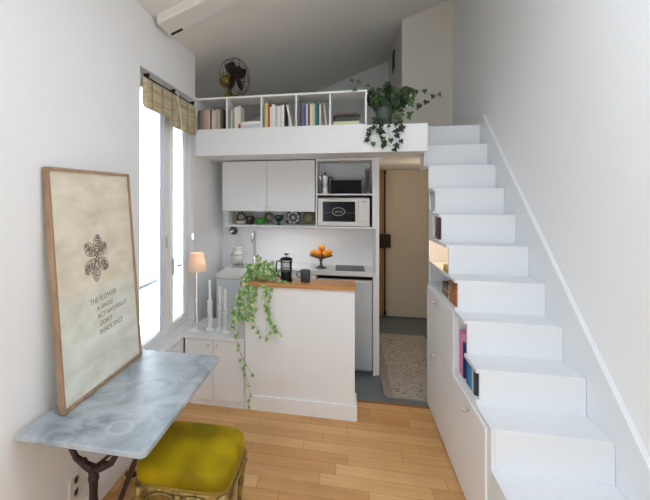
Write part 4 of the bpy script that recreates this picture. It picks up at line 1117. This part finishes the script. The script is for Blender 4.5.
m = MB(); q = sring(hx*1.01, hy*1.01, 5, 120); m.tube([(x, y, .404) for x, y in q], .0055, 6, closed=True); m.build('braid', mat('gold_braid', (140, 112, 34), .7, var=.3, scale=120), sl_)
m = MB()
sc_ = lambda x, y: -.018*max(0, math.cos(x/hx*PI*.5))*(1 if abs(y) > hy*.85 else 0) + .012*math.cos(y/hy*PI)*(1 if abs(x) > hx*.85 else 0) + .020*(abs(x)/hx)**3*(1 if abs(y) > hy*.85 else 0)*-1
loft(m, [(hx*.90, hy*.90, 5, .398, None), (hx*1.0, hy*1.0, 5, .398, None), (hx*1.02, hy*1.02, 5, .386, None), (hx*.99, hy*.99, 5, .365, sc_), (hx*1.01, hy*1.01, 5, .345, sc_), (hx*.92, hy*.92, 5, .343, sc_), (hx*.90, hy*.90, 5, .398, None)], False, False)
m.build('rail', GILT, sl_, 0, True)
def carv(m, pts, r=.006): m.tube(pts, r, 6)
for s_ in (-1, 1):
    m = MB()
    yv = s_*hy*1.02
    for t in (-1, 1):
        pts = [(t*(.02+.15*k/14), yv+s_*.004, .372 + .012*math.sin(k/14*PI*1.2) - .028*(k/14)**3) for k in range(15)]
        carv(m, pts, [.007-.003*abs(k/14-.5) for k in range(15)])
        sp_ = [(t*(.045+.020*math.cos(a)*(1-a/9)), yv+s_*.005, .366+.014*math.sin(a)*(1-a/9)) for a in [k*.45 for k in range(16)]]; carv(m, sp_, .0035)
    m.ball((0, yv+s_*.003, .370), .02, 10, (1, .4, .7))
    m.build('carving', GILT, sl_, 0, True)
    m = MB(); xv = s_*hx*1.02
    for t in (-1, 1):
        carv(m, [(xv+s_*.004, t*(.02+.13*k/14), .370 + .012*math.sin(k/14*PI*1.2) - .026*(k/14)**3) for k in range(15)], .006)
    m.ball((xv+s_*.003, 0, .370), .018, 10, (.4, 1, .7))
    m.build('carving', GILT, sl_, 0, True)
for sx in (-1, 1):
    for sy in (-1, 1):
        m = MB(); u = Vector((sx, sy, 0)).normalized(); b0 = Vector((sx*hx*.90, sy*hy*.90, 0))
        L = [(-.014, .385, .026), (-.004, .36, .027), (.000, .325, .024), (-.002, .28, .019), (-.006, .22, .016), (-.012, .16, .013), (-.014, .10, .0115), (-.006, .05, .013), (.010, .018, .018), (.016, .010, .015)]
        m.tube([b0+u*o_+Vector((0, 0, z)) for o_, z, r in L], [r for _, _, r in L], 10)
        m.ball(b0+u*.018+Vector((0, 0, .348)), .013, 8, (1, 1, 1.3)); m.ball(b0+u*.016+Vector((0, 0, .012)), .0185, 10, (1, 1, .65))
        m.build('leg', GILT, sl_, 0, True)

# ------------------------------------------------------------------ camera, light
cam = bpy.data.cameras.new('camera'); co = bpy.data.objects.new('camera', cam); COL.objects.link(co)
co.location = (0, 0, 1.65); co.rotation_euler = (PI/2, 0, R(12))
cam.sensor_width = 36; cam.lens = 400/650*36
cam.shift_x = (325-260)/650; cam.shift_y = -(250-195)/650
cam.clip_start = .05
sc.camera = co

wd = bpy.data.worlds.new('sky'); sc.world = wd; wd.use_nodes = True
nt = wd.node_tree; bg = nt.nodes['Background']
tc = N(nt, 'ShaderNodeTexCoord'); sx = N(nt, 'ShaderNodeSeparateXYZ'); nt.links.new(tc.outputs['Generated'], sx.inputs[0])
rp = N(nt, 'ShaderNodeValToRGB'); e = rp.color_ramp.elements
e[0].position = .0; e[0].color = (.72, .72, .72, 1); e[1].position = .75; e[1].color = (.77, .885, 1, 1)
k_ = e.new(.45); k_.color = (.79, .895, 1, 1)
mr = N(nt, 'ShaderNodeMapRange'); mr.inputs['From Min'].default_value = -1; nt.links.new(sx.outputs['Z'], mr.inputs['Value'])
nt.links.new(mr.outputs[0], rp.inputs[0]); nt.links.new(rp.outputs[0], bg.inputs[0]); bg.inputs[1].default_value = 1.0

def portal(name, loc, rot, sx_, sy_):
    l = bpy.data.lights.new(name, 'AREA'); l.shape = 'RECTANGLE'; l.size = sx_; l.size_y = sy_; l.cycles.is_portal = True
    o = bpy.data.objects.new(name, l); COL.objects.link(o); o.location = loc; o.rotation_euler = rot
portal('window_portal', (XS-.07, (WY0+WY1)/2, (WZ0+WZ1)/2), (0, -PI/2, 0), WZ1-WZ0, WY1-WY0)
portal('window_portal', (.125, .725, CZ(.125)+.14), (0, -math.atan(.38), 0), 1.2, 1.45)
portal('window_portal', (XL-.36, -.15, 1.52), (0, -PI/2, 0), 1.96, 1.1)
portal('window_portal', (-.55, YF-.21, 1.06), (PI/2, 0, 0), .40, 1.88)
# warm lamp added out of view to brighten the corridor
cl = thing('corridor_fill_lamp', 'small round fill lamp added out of view on the corridor ceiling', 'lamp', (1.0, 4.3, 1.9925))
MB().lathe([(.07, 0), (.07, -.02), (.055, -.035), (.003, -.04)], seg=24).build('diffuser', em, cl, 0, True)
ld = bpy.data.lights.new('corridor_fill', 'POINT'); ld.energy = .6; ld.color = (1, .78, .55); ld.shadow_soft_size = .06
lo = bpy.data.objects.new('corridor_fill', ld); COL.objects.link(lo); lo.parent = cl; lo.location = (0, 0, -.10)

sc.view_settings.view_transform = 'Standard'; sc.view_settings.look = 'None'; sc.view_settings.gamma = 1; sc.view_settings.use_curve_mapping = False
sc.view_settings.exposure = 2.97
sc.cycles.max_bounces = 14; sc.cycles.diffuse_bounces = 9; sc.cycles.glossy_bounces = 4; sc.cycles.transmission_bounces = 8; sc.cycles.transparent_max_bounces = 12
sc.cycles.sample_clamp_indirect = 6; sc.cycles.use_denoising = True
sc.cycles.caustics_reflective = False; sc.cycles.caustics_refractive = False
